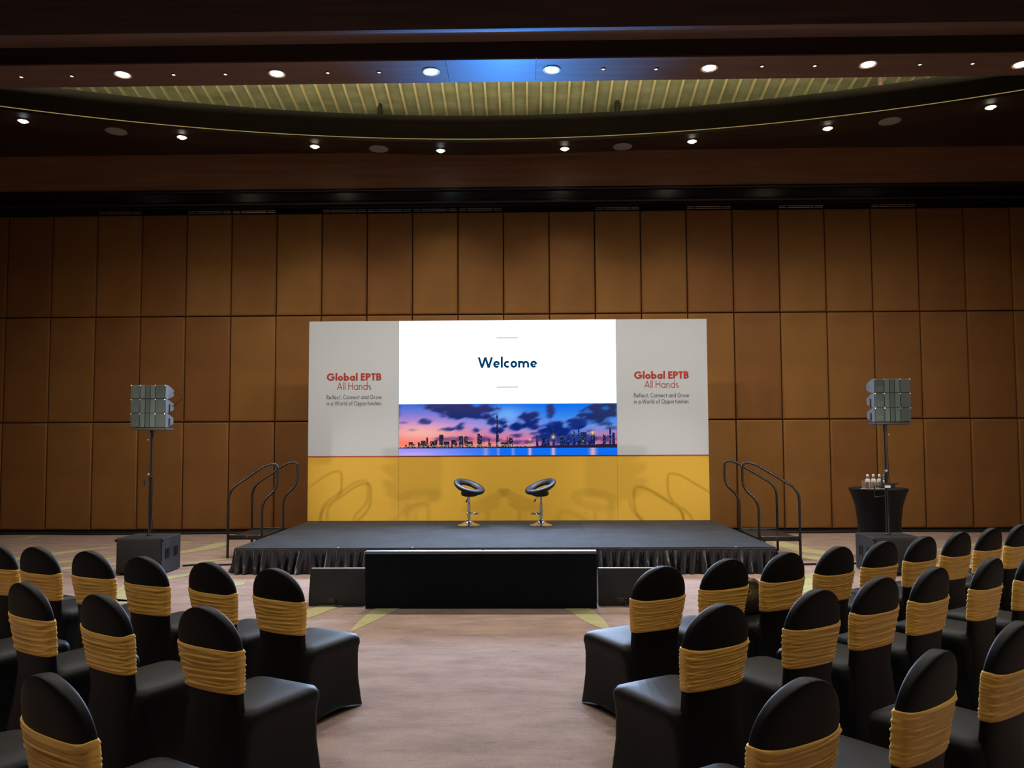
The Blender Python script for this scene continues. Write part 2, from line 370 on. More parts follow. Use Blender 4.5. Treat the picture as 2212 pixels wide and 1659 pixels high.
# track seals above some of the panels
seal = MB()
for a, b_ in ((0.02, 0.16), (0.18, 0.70), (0.72, 0.88)):
    for z in (0.0, 0.034): seal.box((a, -0.006, z), (b_, 0.02, z + 0.014), 0.003, 1)
me_seal = seal.mesh('track_seal', M_TRACK)
for px in (205, 402, 500, 695, 793, 892, 990, 1287, 1488, 1690, 1893):
    k = round((atY(px, 500, YW).x - xj0) / PITCH)
    link('track_seal', me_seal, wall_back, (xj0 + k * PITCH, YW - 0.004, 6.345))

wall_left = structure(MB().box((XL - 0.3, YB, 0), (XL, YW + 0.35, 9.0)).build('wall_left', M_ROOM))
wall_right = structure(MB().box((XR, YB, 0), (XR + 0.3, YW + 0.35, 9.0)).build('wall_right', M_ROOM))
wall_front = structure(MB().box((XL - 0.3, YB - 0.3, 0), (XR + 0.3, YB, 9.0)).build('wall_front', M_ROOM))
structure(MB().box((XL, YW + 0.03, 0.0), (XR, YW + 0.10, 0.055)).build('baseboard_back', M_BLACKGAP))

# ---- bulkhead above the panels
def xbar(poly): return MB().prism(poly, XL, XR, 'x')
YF = YW - 0.22
trim_1 = structure(MB().box((XL, YF, 6.74), (XR, YW + 0.12, 7.47)).build('trim_1', M_FASCIA))
def moulding(yc, zc, r):
    n = 14; return [(yc - r * math.sin(PI * k / n), zc - r * math.cos(PI * k / n)) for k in range(n + 1)] + [(yc + 0.05, zc + r), (yc + 0.05, zc - r)]
xbar(moulding(YF, 6.715, 0.030)).build('cornice', M_GLOSSWOOD, trim_1, True)
MB().box((XL, YF + 0.03, 6.50), (XR, YW + 0.11, 6.74)).build('track_header', M_GLOSSWOOD, trim_1)
xbar(moulding(YF + 0.03, 6.475, 0.036)).build('lower_moulding', M_GLOSSWOOD, trim_1, True)
MB().box((XL, YF + 0.10, 6.41), (XR, YW + 0.11, 6.445)).build('track_rail', M_GLOSSWOOD, trim_1)

# ---- outer ceiling at the wall, with the big curved recess cut into it
CENTER_X, R_IN = None, None
cove_px = [(0, 237), (95, 248), (190, 261), (285, 270), (418, 282), (800, 302), (1106, 307), (1456, 292), (1706, 272), (1800, 258.5), (1906, 245), (1986, 234), (2126, 215), (2212, 202)]
pts = np.array([[p.x, p.y] for p in (atZ(x, y, Z_SOFFIT) for x, y in cove_px)])
A = np.c_[2 * pts, np.ones(len(pts))]; sol = np.linalg.lstsq(A, (pts ** 2).sum(1), rcond=None)[0]
XC, YC = sol[0], sol[1]; R_IN = math.sqrt(sol[2] + XC ** 2 + YC ** 2)
print('RING', XC, YC, R_IN, 'residual', np.abs(np.hypot(pts[:, 0] - XC, pts[:, 1] - YC) - R_IN).max())
def arcpts(r, z, n=72, half=None):
    half = half or math.asin(min(0.999, 11.69 / r))
    a = np.linspace(-half, half, n)
    return [(min(max(XC + r * math.sin(t), XL + 0.005), XR - 0.005), YC + r * math.cos(t), z) for t in a]
HALF = math.asin(11.9 / R_IN)
def band(r0, z0, r1, z1): return [arcpts(r0, z0, half=HALF), arcpts(r1, z1, half=HALF)]
def ring_solid(prof):                               # closed cross-section swept along the arc
    rings = [arcpts(r, z, half=HALF) for r, z in prof]
    b = MB(); n = len(rings)
    cols = [[rings[k][i] for k in range(n)] for i in range(len(rings[0]))]
    return b.loft(cols, True, True, True)
R_OUT = R_IN + 0.62
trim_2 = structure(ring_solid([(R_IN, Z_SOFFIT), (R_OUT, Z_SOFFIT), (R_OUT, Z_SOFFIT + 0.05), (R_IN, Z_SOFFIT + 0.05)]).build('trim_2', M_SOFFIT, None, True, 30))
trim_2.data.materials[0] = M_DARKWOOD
# curved fascia of the recess, standing back from the lip; the LED strip lies on the lip
ring_solid([(R_IN + 0.07, Z_SOFFIT + 0.05), (R_IN + 0.16, Z_SOFFIT + 0.05), (R_IN + 0.16, Z_SOFFIT + 0.52), (R_IN + 0.07, Z_SOFFIT + 0.52)]).build('curved_fascia', M_RIMWOOD, trim_2, True, 30)
ring_solid([(R_IN + 0.022, Z_SOFFIT + 0.05), (R_IN + 0.044, Z_SOFFIT + 0.05), (R_IN + 0.044, Z_SOFFIT + 0.072), (R_IN + 0.022, Z_SOFFIT + 0.072)]).build('cove_strip', E_COVE, trim_2)
# ceiling proper: slab over everything, the shelf behind the ring, the vault
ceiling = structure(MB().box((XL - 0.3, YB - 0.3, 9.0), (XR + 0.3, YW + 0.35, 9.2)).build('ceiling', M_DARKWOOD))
b = MB(); ra = arcpts(R_IN + 0.12, 7.46, half=HALF); rb = [(p[0], YW + 0.12, 7.46) for p in ra]
ra2 = [(p[0], p[1], 7.56) for p in ra]; rb2 = [(p[0], p[1], 7.56) for p in rb]
b.loft([ra, rb, rb2, ra2, ra], False).build('shelf', M_DARKWOOD, ceiling)
# ribbed vault falling towards the wall
VY0, VZ0, VY1, VZ1 = 14.75, 7.66, 10.9, 8.62
MB().add([(XL, VY1, VZ1), (XR, VY1, VZ1), (XR, VY0, VZ0), (XL, VY0, VZ0)], [(0, 1, 2, 3)]).build('vault', M_VAULT, ceiling)
rib = MB(); L = math.hypot(VY0 - VY1, VZ0 - VZ1); rib.box((-0.018, 0, -0.05), (0.018, L, 0.0))
me_rib = rib.mesh('rib', M_RIB)
tilt = -math.atan2(VZ1 - VZ0, VY0 - VY1)
for k in range(-33, 34):
    o = link('rib', me_rib, ceiling, (-0.45 + k * 0.246, VY1, VZ1)); o.rotation_euler = (tilt, 0, 0)
# lengthwise battens across the vault
for y in (14.35, 13.2, 12.1):
    z = VZ1 + (VZ0 - VZ1) * (y - VY1) / (VY0 - VY1)
    MB().box((XL, y - 0.03, z - 0.035), (XR, y + 0.03, z)).build('batten', M_RIB, ceiling)

# ---- straight soffit beam with its stepped near side
def bandY(py, z): return atZ(1106, py, z).y
YB0 = bandY(177, Z_SOFFIT); YB1 = bandY(128, Z_SOFFIT)
print('BEAM', YB0, YB1)
xm0, xm1 = atZ(967, 152, Z_SOFFIT).x, atZ(1157, 152, Z_SOFFIT).x
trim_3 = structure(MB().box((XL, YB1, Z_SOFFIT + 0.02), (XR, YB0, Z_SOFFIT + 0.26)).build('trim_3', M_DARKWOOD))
for xa, xb, m in ((XL, xm0 - 0.008, M_SOFFIT), (xm0, xm1, M_SOFFITMID), (xm1 + 0.008, XR, M_SOFFIT)):
    MB().box((xa, YB1 + 0.005, Z_SOFFIT), (xb, YB0 - 0.005, Z_SOFFIT + 0.02)).build('soffit_board', m, trim_3)
MB().box((XL, YB0 - 0.02, Z_SOFFIT + 0.26), (XR, YB0, Z_SOFFIT + 0.327)).build('light_block_lip', M_DARKWOOD, trim_3)  # unseen board added to keep the cove lamps' light off the curved fascia
YS = YB1 - 0.30
trim_4 = structure(MB().box((XL, YS, Z_SOFFIT + 0.26), (XR, YB0 - 0.4, Z_SOFFIT + 0.28)).build('trim_4', M_SOFFIT))
MB().box((XL, YS - 0.05, Z_SOFFIT + 0.26), (XR, YS, 8.55)).build('upper_fascia', M_UPPER, trim_4)
MB().box((XL, YB, 8.5), (XR, YS, 8.6)).build('upper_ceiling', M_DARKWOOD, ceiling)
# cove lamps lying on top of the beam light the vault
for x in np.arange(-9, 9.1, 1.5):
    k = max(0.25, 1 - abs(x + 0.3) / 11)
    area('cove_lamp', (x, YB0 - 0.25, Z_SOFFIT + 0.305), (x, 13.4, 8.2), 1.4, 0.03, 31 * k, (1.0, 0.97, 0.66), 120)

# ---- hanger posts standing on the rim of the recess
for n, (px, py0, py1, m) in enumerate([(818, 246, 222, M_BLACKMETAL), (1335, 240, 215, M_BLACKMETAL), (1908, 182, 160, M_SOFFIT)]):
    p = atZ(px, py0, Z_SOFFIT + 0.50)
    rr = R_IN + 0.115; dx = p.x - XC; y = YC + math.sqrt(rr * rr - dx * dx)
    t = thing('hanger_post', ['dark post on the curved ceiling rim, left of centre', 'dark post on the curved ceiling rim, right of centre', 'pale post on the curved ceiling rim, far right'][n], 'post', (p.x, y, Z_SOFFIT + 0.52), 0, 'posts on the ceiling rim')
    MB().lathe([(0.045, 0), (0.045, 0.20), (0.03, 0.22)], 16).build('sleeve', m, t, True)
    zt = VZ1 + (VZ0 - VZ1) * (y - VY1) / (VY0 - VY1) - (Z_SOFFIT + 0.52)
    MB().lathe([(0.026, 0.2), (0.026, max(0.3, zt))], 12).build('rod', M_RIB if n < 2 else M_SOFFIT, t, True)

# ---- downlights and ceiling speakers
def make_downlight(r, glow, trim, deep):
    bodies = []
    ringm = MB().lathe([(r * 1.02, 0.0), (r * 1.25, -0.004), (r * 1.25, -0.014), (r * 1.10, -0.018), (r * 0.98, -0.010)], 28)
    if deep:
        bulb = MB().lathe([(0.002, -0.045), (r * 0.5, -0.040), (r * 0.85, -0.020), (r * 0.9, 0.0)], 24)
    else:
        bulb = MB().lathe([(0.002, -0.016), (r * 0.8, -0.014), (r * 0.98, -0.004)], 24)
    return ringm.mesh('trim_ring', trim, True), bulb.mesh('lamp_face', glow, True)
dl_big = make_downlight(0.105, E_LAMP, M_TRIMRING, False)
dl_small = make_downlight(0.026, E_SMALL, M_SOFFIT, False)
dl_ring = make_downlight(0.075, E_LAMP, M_TRIMRING, True)
dl_cool = make_downlight(0.075, E_LAMPCOOL, M_TRIMRING, True)
ORD = ['first', 'second', 'third', 'fourth', 'fifth', 'sixth', 'seventh', 'eighth', 'ninth', 'tenth', 'eleventh', 'twelfth']
def downlight(px, kit, label, group):
    p = atZ(px[0], px[1], Z_SOFFIT)
    t = thing('ceiling_downlight', label, 'ceiling light', (p.x, p.y, Z_SOFFIT + 0.001), 0, group)
    link('trim_ring', kit[0], t); link('lamp_face', kit[1], t)
for i, p in enumerate(BEAM_PX):
    downlight(p, dl_big, f'large bright downlight in the straight ceiling beam, {ORD[i]} from the left', 'large downlights in the straight beam')
for i, p in enumerate(BEAM_SMALL_PX):
    downlight(p, dl_small, f'tiny dim pin spot in the straight ceiling beam, {ORD[i]} from the left', 'tiny spots in the straight beam')
for i, p in enumerate(RING_PX):
    cool = i in (0, 3)
    downlight(p, dl_cool if cool else dl_ring, f'{"cool white" if cool else "warm"} downlight in the curved ceiling ring, {ORD[i]} from the left', 'downlights in the curved ring')
sp_ring = MB().lathe([(0.155, 0.0), (0.175, -0.004), (0.175, -0.012), (0.150, -0.014)], 32).mesh('rim', M_SPEAKERDISC, True)
sp_face = MB().lathe([(0.002, -0.012), (0.10, -0.012), (0.152, -0.010), (0.154, 0.0)], 32).mesh('grille', M_SPEAKERDISC, True)
for i, p in enumerate([(251, 283), (818, 321), (1345, 316), (1922, 261)]):
    q = atZ(p[0], p[1], Z_SOFFIT)
    t = thing('ceiling_speaker', f'round pale speaker grille flush in the curved ceiling ring, {ORD[i]} from the left', 'ceiling speaker', (q.x, q.y, Z_SOFFIT + 0.001), 0, 'ceiling speakers in the curved ring')
    link('rim', sp_ring, t); link('grille', sp_face, t)

# ================================================================== STAGE
ZS = 0.344
SX0, SX1, SY0, SY1 = -3.93, 3.30, 10.6, 14.45
stage = thing('stage', 'low black platform stage with a pleated satin skirt', 'stage', ((SX0 + SX1) / 2, (SY0 + SY1) / 2, 0))
ox, oy = (SX0 + SX1) / 2, (SY0 + SY1) / 2
nx, ny = 3, 2
dw, dd = (SX1 - SX0) / nx, (SY1 - SY0) / ny
for i in range(nx):
    for j in range(ny):
        MB().box((SX0 - ox + i * dw + 0.0008, SY0 - oy + j * dd + 0.0008, ZS - 0.06), (SX0 - ox + (i + 1) * dw - 0.0008, SY0 - oy + (j + 1) * dd - 0.0008, ZS), 0.0015, 1).build('deck', M_DECK, stage)
MB().box((SX0 - ox + 0.06, SY0 - oy + 0.08, 0.0), (SX1 - ox - 0.06, SY1 - oy - 0.05, ZS - 0.06)).build('substructure', M_BLACKGAP, stage)
def skirt(p0, p1, n_pleat, seed):
    r = random.Random(seed); p0, p1 = Vector(p0), Vector(p1); d = (p1 - p0); Lh = d.length; d.normalize(); nrm = Vector((d.y, -d.x, 0))
    ncol, nrow = n_pleat * 10, 12; rows = []
    ph = [r.uniform(-0.7, 0.7) for _ in range(n_pleat + 2)]; am = [r.uniform(0.55, 1.35) for _ in range(n_pleat + 2)]; lean = [r.uniform(-0.05, 0.05) for _ in range(n_pleat + 2)]
    for k in range(nrow + 1):
        v = k / nrow; z = (ZS - 0.035) * (1 - v) + 0.008 * v; row = []
        for c in range(ncol + 1):
            u = c / ncol * n_pleat; i = int(min(u, n_pleat - 1e-6)); f = u - i
            mixf = lambda arr: arr[i] * (1 - f) + arr[i + 1] * f
            a = mixf(am) * (0.012 + 0.040 * v ** 0.8)
            wv = math.sin(2 * PI * u + mixf(ph) * v * 2.0) + 0.35 * math.sin(4 * PI * u + 3 * mixf(ph) + 2.5 * v)
            off = 0.012 + 0.045 * v ** 1.3 + a * wv
            s = c / ncol * Lh + mixf(lean) * v + 0.015 * v * math.sin(2 * PI * u * 0.5)
            q = p0 + d * s + nrm * off; row.append((q.x, q.y, z))
        rows.append(row)
    return MB().loft(rows, False)
A0, B0, C0, D0 = (SX0 - ox, SY1 - oy, 0), (SX0 - ox, SY0 - oy, 0), (SX1 - ox, SY0 - oy, 0), (SX1 - ox, SY1 - oy, 0)
skirt(B0, C0, 58, 3).build('skirt', M_SKIRT, stage, True, 80)
skirt(A0, B0, 30, 4).build('skirt', M_SKIRT, stage, True, 80)
skirt(C0, D0, 30, 5).build('skirt', M_SKIRT, stage, True, 80)
MB().box((SX0 - ox - 0.006, SY0 - oy - 0.010, ZS - 0.062), (SX1 - ox + 0.006, SY0 - oy - 0.001, ZS - 0.012), 0.002, 1).build('skirt_band', M_SKIRT, stage)
for (a, b_) in ((SX0 - ox - 0.010, SX0 - ox - 0.001), (SX1 - ox + 0.001, SX1 - ox + 0.010)):
    MB().box((a, SY0 - oy, ZS - 0.062), (b_, SY1 - oy, ZS - 0.012), 0.002, 1).build('skirt_band', M_SKIRT, stage)
for px in (730, 890, 1590):
    x = atY(px, 1175, SY0).x - ox
    MB().lathe([(0.0001, 0.006), (0.014, 0.005), (0.016, 0.0)], 12, (x, SY0 - oy + 0.02, ZS)).build('lock_pin', M_ALU, stage)

# ---- backdrop flats
YBD = 14.2
ZT = atY(1096, 692, YBD).z; ZM = atY(1096, 986, YBD).z
BX0, BX1 = atY(666, 900, YBD).x, atY(1530, 900, YBD).x
LX0, LX1 = atY(862, 850, YBD).x, atY(1331.5, 850, YBD).x
bd = thing('stage_backdrop', 'white and yellow printed backdrop wall standing at the rear of the stage', 'backdrop', (0, YBD, ZS + 0.0015))
bz = lambda z: z - ZS
MB().box((BX0, 0, bz(ZM) + 0.016), (LX0, 0.10, bz(ZT)), 0.003, 1).build('white_panel', M_PANELWHITE, bd)
MB().box((LX1, 0, bz(ZM) + 0.016), (BX1, 0.10, bz(ZT)), 0.003, 1).build('white_panel', M_PANELWHITE, bd)
for xa, xb in ((BX0, LX0), (LX0, LX1), (LX1, BX1)):
    MB().box((xa + 0.001, 0, 0.0), (xb - 0.001, 0.10, bz(ZM)), 0.002, 1).build('yellow_panel', M_PANELYEL, bd)
MB().box((BX0, -0.004, bz(ZM) - 0.002), (BX1, 0.10, bz(ZM) + 0.016)).build('red_stripe', M_RED, bd)

# ---- lettering drawn as strokes (geometric sans)
def arc(cx, cy, rx, ry, a0, a1, n=18):
    return [(cx + rx * math.cos(math.radians(a0 + (a1 - a0) * k / n)), cy + ry * math.sin(math.radians(a0 + (a1 - a0) * k / n))) for k in range(n + 1)]
XH, ASC, DSC = 0.64, 1.06, 0.30
def glyph(ch, w):
    h = w / 2; R = XH / 2 - h * 0.9; o = arc(h + R, XH / 2, R, R, 0, 360, 32); D = 2 * R + w
    RC = 0.5 - h * 0.9
    rn = 0.165 + w * 0.25
    if ch == 'o': return [o], D
    if ch == 'a': return [o, [(D - h, 0), (D - h, XH)]], D + 0.02
    if ch == 'b': return [o, [(h, 0), (h, ASC)]], D
    if ch == 'd': return [o, [(D - h, 0), (D - h, ASC)]], D + 0.02
    if ch == 'p': return [o, [(h, -DSC), (h, XH)]], D
    if ch == 'c': return [arc(h + R, XH / 2, R, R, 48, 312)], D * 0.84
    if ch == 'e': return [[(h, XH / 2 - h * 0.1), (D - h * 0.9, XH / 2 - h * 0.1)], arc(h + R, XH / 2, R, R, 0, 318, 28)], D * 0.98
    if ch == 'n': return [[(h, 0), (h, XH)], arc(h + rn, XH - h - rn, rn, rn, 180, 0, 14) + [(h + 2 * rn, 0)]], 2 * rn + w + 0.02
    if ch == 'm':
        return [[(h, 0), (h, XH)], arc(h + rn, XH - h - rn, rn, rn, 180, 0, 14) + [(h + 2 * rn, 0)], arc(h + 3 * rn, XH - h - rn, rn, rn, 180, 0, 14) + [(h + 4 * rn, 0)]], 4 * rn + w + 0.02
    if ch == 'u': return [[(h, XH)] + arc(h + rn, h + rn, rn, rn, 180, 360, 14) + [(h + 2 * rn, XH)]], 2 * rn + w + 0.02
    if ch == 'r': return [[(h, 0), (h, XH)], arc(h + rn, XH - h - rn, rn, rn, 180, 70, 10)], rn + w + 0.10
    if ch == 'l': return [[(h, 0), (h, ASC)]], w
    if ch == 'i': return [[(h, 0), (h, XH)], [(h, XH + 0.16), (h, XH + 0.16 + w * 1.05)]], w
    if ch == 't': return [[(0.13 + h, 0), (0.13 + h, 0.90)], [(0, XH - h), (0.26 + w, XH - h)]], 0.27 + w
    if ch == 'f': return [[(0.12 + h, 0), (0.12 + h, ASC - h - 0.13)] + arc(0.12 + h + 0.13, ASC - h - 0.13, 0.13, 0.13, 180, 75, 8), [(0, XH - h), (0.25 + w, XH - h)]], 0.30 + w * 0.7
    if ch == 's':
        r1 = (XH / 2 - h) / 2
        return [arc(h + r1 * 1.05, XH - h - r1, r1 * 1.1, r1, 50, 270, 14) + arc(h + r1 * 1.15, h + r1, r1 * 1.1, r1, 90, -130, 14)[1:]], 2.3 * r1 + w
    if ch in 'wW':                                  # slanted strokes with level ends, marked by a leading None
        T, q = (XH, 0.205) if ch == 'w' else (1.0, 0.315)
        hx = h * math.hypot(q, T) / T; X = [hx + q * n_ for n_ in range(5)]
        return [[None, (X[n_], T if n_ % 2 == 0 else 0.0), (X[n_ + 1], 0.0 if n_ % 2 == 0 else T)] for n_ in range(4)], X[4] + hx - 0.07
    if ch == 'A':
        hx = h * math.hypot(0.36, 1.0); xa = hx + 0.36
        return [[None, (hx, 0.0), (xa, 1.0)], [None, (xa, 1.0), (xa + 0.36, 0.0)], [(hx + 0.12, 0.30), (xa + 0.24, 0.30)]], xa + 0.36 + hx
    if ch == 'H': return [[(h, 0), (h, 1)], [(0.68 - h, 0), (0.68 - h, 1)], [(h, 0.54), (0.68 - h, 0.54)]], 0.68
    if ch == 'E': return [[(h, 0), (h, 1)], [(h, 1 - h), (0.52, 1 - h)], [(h, 0.52), (0.50, 0.52)], [(h, h), (0.52, h)]], 0.53
    if ch == 'T': return [[(0.28, 0), (0.28, 1 - h)], [(0, 1 - h), (0.56, 1 - h)]], 0.56
    if ch == 'P':
        r = 0.27 - h * 0.6
        return [[(h, 0), (h, 1)], [(h, 1 - h), (0.30, 1 - h)] + arc(0.30, 1 - h - r, r, r, 90, -90, 12) + [(h, 1 - h - 2 * r)]], 0.32 + r + h * 0.6
    if ch == 'R':
        r = 0.26 - h * 0.6
        return [[(h, 0), (h, 1)], [(h, 1 - h), (0.30, 1 - h)] + arc(0.30, 1 - h - r, r, r, 90, -90, 12) + [(h, 1 - h - 2 * r)], [(0.28, 1 - h - 2 * r), (0.56, 0)]], 0.58
    if ch == 'B':
        r = (0.5 - h) / 2 + 0.0
        return [[(h, 0), (h, 1)], [(h, 1 - h), (0.30, 1 - h)] + arc(0.30, 1 - h - r, r * 0.95, r, 90, -90, 12) + [(h, 1 - h - 2 * r)], [(h, 0.5), (0.32, 0.5)] + arc(0.32, h + r, r, r, 90, -90, 12) + [(h, h)]], 0.34 + r + h
    if ch == 'C': return [arc(h + RC, 0.5, RC, RC, 45, 315, 26)], 0.84
    if ch == 'O': return [arc(h + RC, 0.5, RC, RC, 0, 360, 36)], 1.0
    if ch == 'G': return [[(0.54, 0.5 - h * 0.2), (h + 2 * RC, 0.5 - h * 0.2)], arc(h + RC, 0.5, RC, RC, 42, 357, 30)], 1.0
    if ch == ',': return [[(0.10, 0.10), (0.02, -0.16)]], 0.16
    return [], 0.30
def ribbon(b, pts, w, ox_, oz, sx, s, y):
    if pts[0] is None:
        (xa, ya), (xb, yb_) = pts[1:]; hx = w / 2 * math.hypot(xb - xa, yb_ - ya) / abs(yb_ - ya)
        g = lambda x_, y_: (ox_ + x_ * sx, y, oz + y_ * s)
        b.loft([[g(xa - hx, ya), g(xb - hx, yb_)], [g(xa + hx, ya), g(xb + hx, yb_)]], False); return
    P = [Vector((p[0], p[1])) for p in pts]
    closed = (P[0] - P[-1]).length < 1e-6
    if closed: P = P[:-1]
    N = len(P); Lq = []; Rq = []
    for i in range(N):
        if closed: a, c = P[i - 1], P[(i + 1) % N]
        else: a, c = P[max(i - 1, 0)], P[min(i + 1, N - 1)]
        d1 = (P[i] - a); d2 = (c - P[i])
        d1 = d1.normalized() if d1.length > 1e-9 else d2.normalized()
        d2 = d2.normalized() if d2.length > 1e-9 else d1
        t = (d1 + d2); t = t.normalized() if t.length > 1e-6 else d1
        n = Vector((-t.y, t.x)); k = 1 / max(0.42, n.dot(Vector((-d1.y, d1.x))))
        Lq.append(P[i] + n * (w / 2 * k)); Rq.append(P[i] - n * (w / 2 * k))
    if closed: Lq.append(Lq[0]); Rq.append(Rq[0])
    f = lambda q: (ox_ + q.x * sx, y, oz + q.y * s)
    b.loft([[f(q) for q in Lq], [f(q) for q in Rq]], False)
def lettering(text, x0, x1, z, cap, w, m, parent, y=-0.004, gap=0.11, name='lettering'):
    pen = 0.0; items = []
    for ch in text:
        st, adv = glyph(ch, w)
        items.append((st, pen, ch)); pen += adv + (gap if ch != ' ' else 0.02)
    tot = pen - gap; sx = (x1 - x0) / tot
    b = MB()
    for k, (st, p0, ch) in enumerate(items):
        for j, q in enumerate(st): ribbon(b, [None if t_ is None else (t_[0] + p0, t_[1]) for t_ in q], w * (0.62 if ch == 'e' and j == 0 and w > 0.15 else 1.0), x0, z, sx, cap, y - 0.0001 * (j + 1))
    return b.build(name, m, parent)
def px_text(text, xa, xb, ybase, ytop, w, m, parent, Y, yoff, gap=0.11):
    a = atY(xa, ybase, Y); c = atY(xb, ybase, Y); top = atY((xa + xb) / 2, ytop, Y); bs = atY((xa + xb) / 2, ybase, Y)
    pl = parent.location
    return lettering(text, a.x - pl.x, c.x - pl.x, bs.z - pl.z, top.z - bs.z, w, m, parent, yoff, gap)
for dx0, dy in ((0, 0), (664.0, -4.2)):
    s = 1.0
    px_text('Global EPTB', 706 + dx0, 824 + dx0, 822 + dy, 806.3 + dy, 0.215, M_RED, bd, YBD, -0.004, 0.075)
    px_text('All Hands', 728 + dx0, 802 + dx0, 842 + dy, 826.3 + dy, 0.085, M_REDLIGHT, bd, YBD, -0.004, 0.13)
    px_text('Reflect, Connect and Grow', 705.5 + dx0, 824 + dx0, 862.3 + dy, 853.2 + dy, 0.105, M_GREYINK, bd, YBD, -0.004, 0.14)
    px_text('in a World of Opportunities', 706 + dx0, 823.5 + dx0, 875.6 + dy, 866.5 + dy, 0.105, M_GREYINK, bd, YBD, -0.004, 0.14)

# ---- LED wall between the white panels
YL = YBD - 0.014
led = thing('led_screen', 'large lit screen reading Welcome above a city skyline picture', 'screen', ((LX0 + LX1) / 2, YL, ZM + 0.016))
lx = (LX1 - LX0) / 2; lz = ZT - ZM - 0.016
MB().box((-lx + 0.003, 0.002, 0.003), (lx - 0.003, 0.15, lz + 0.002), 0.004, 1).build('housing', M_BLACKPAINT, led)
zp = atY(1096, 872, YL).z - led.location.z
MB().add([(-lx + 0.002, 0, zp), (lx - 0.002, 0, zp), (lx - 0.002, 0, lz), (-lx + 0.002, 0, lz)], [(0, 1, 2, 3)]).build('display', E_SCREEN, led)
px_text('Welcome', 1032, 1160, 794.3, 771.5, 0.205, E_NAVY, led, YL, -0.004, 0.085)
for yy in (730, 836.3):
    a = atY(1072.5, yy, YL); c = atY(1119.5, yy, YL)
    MB().box((a.x - led.location.x, -0.004, a.z - led.location.z - 0.007), (c.x - led.location.x, -0.002, a.z - led.location.z + 0.007)).build('rule_line', E_LINE, led)
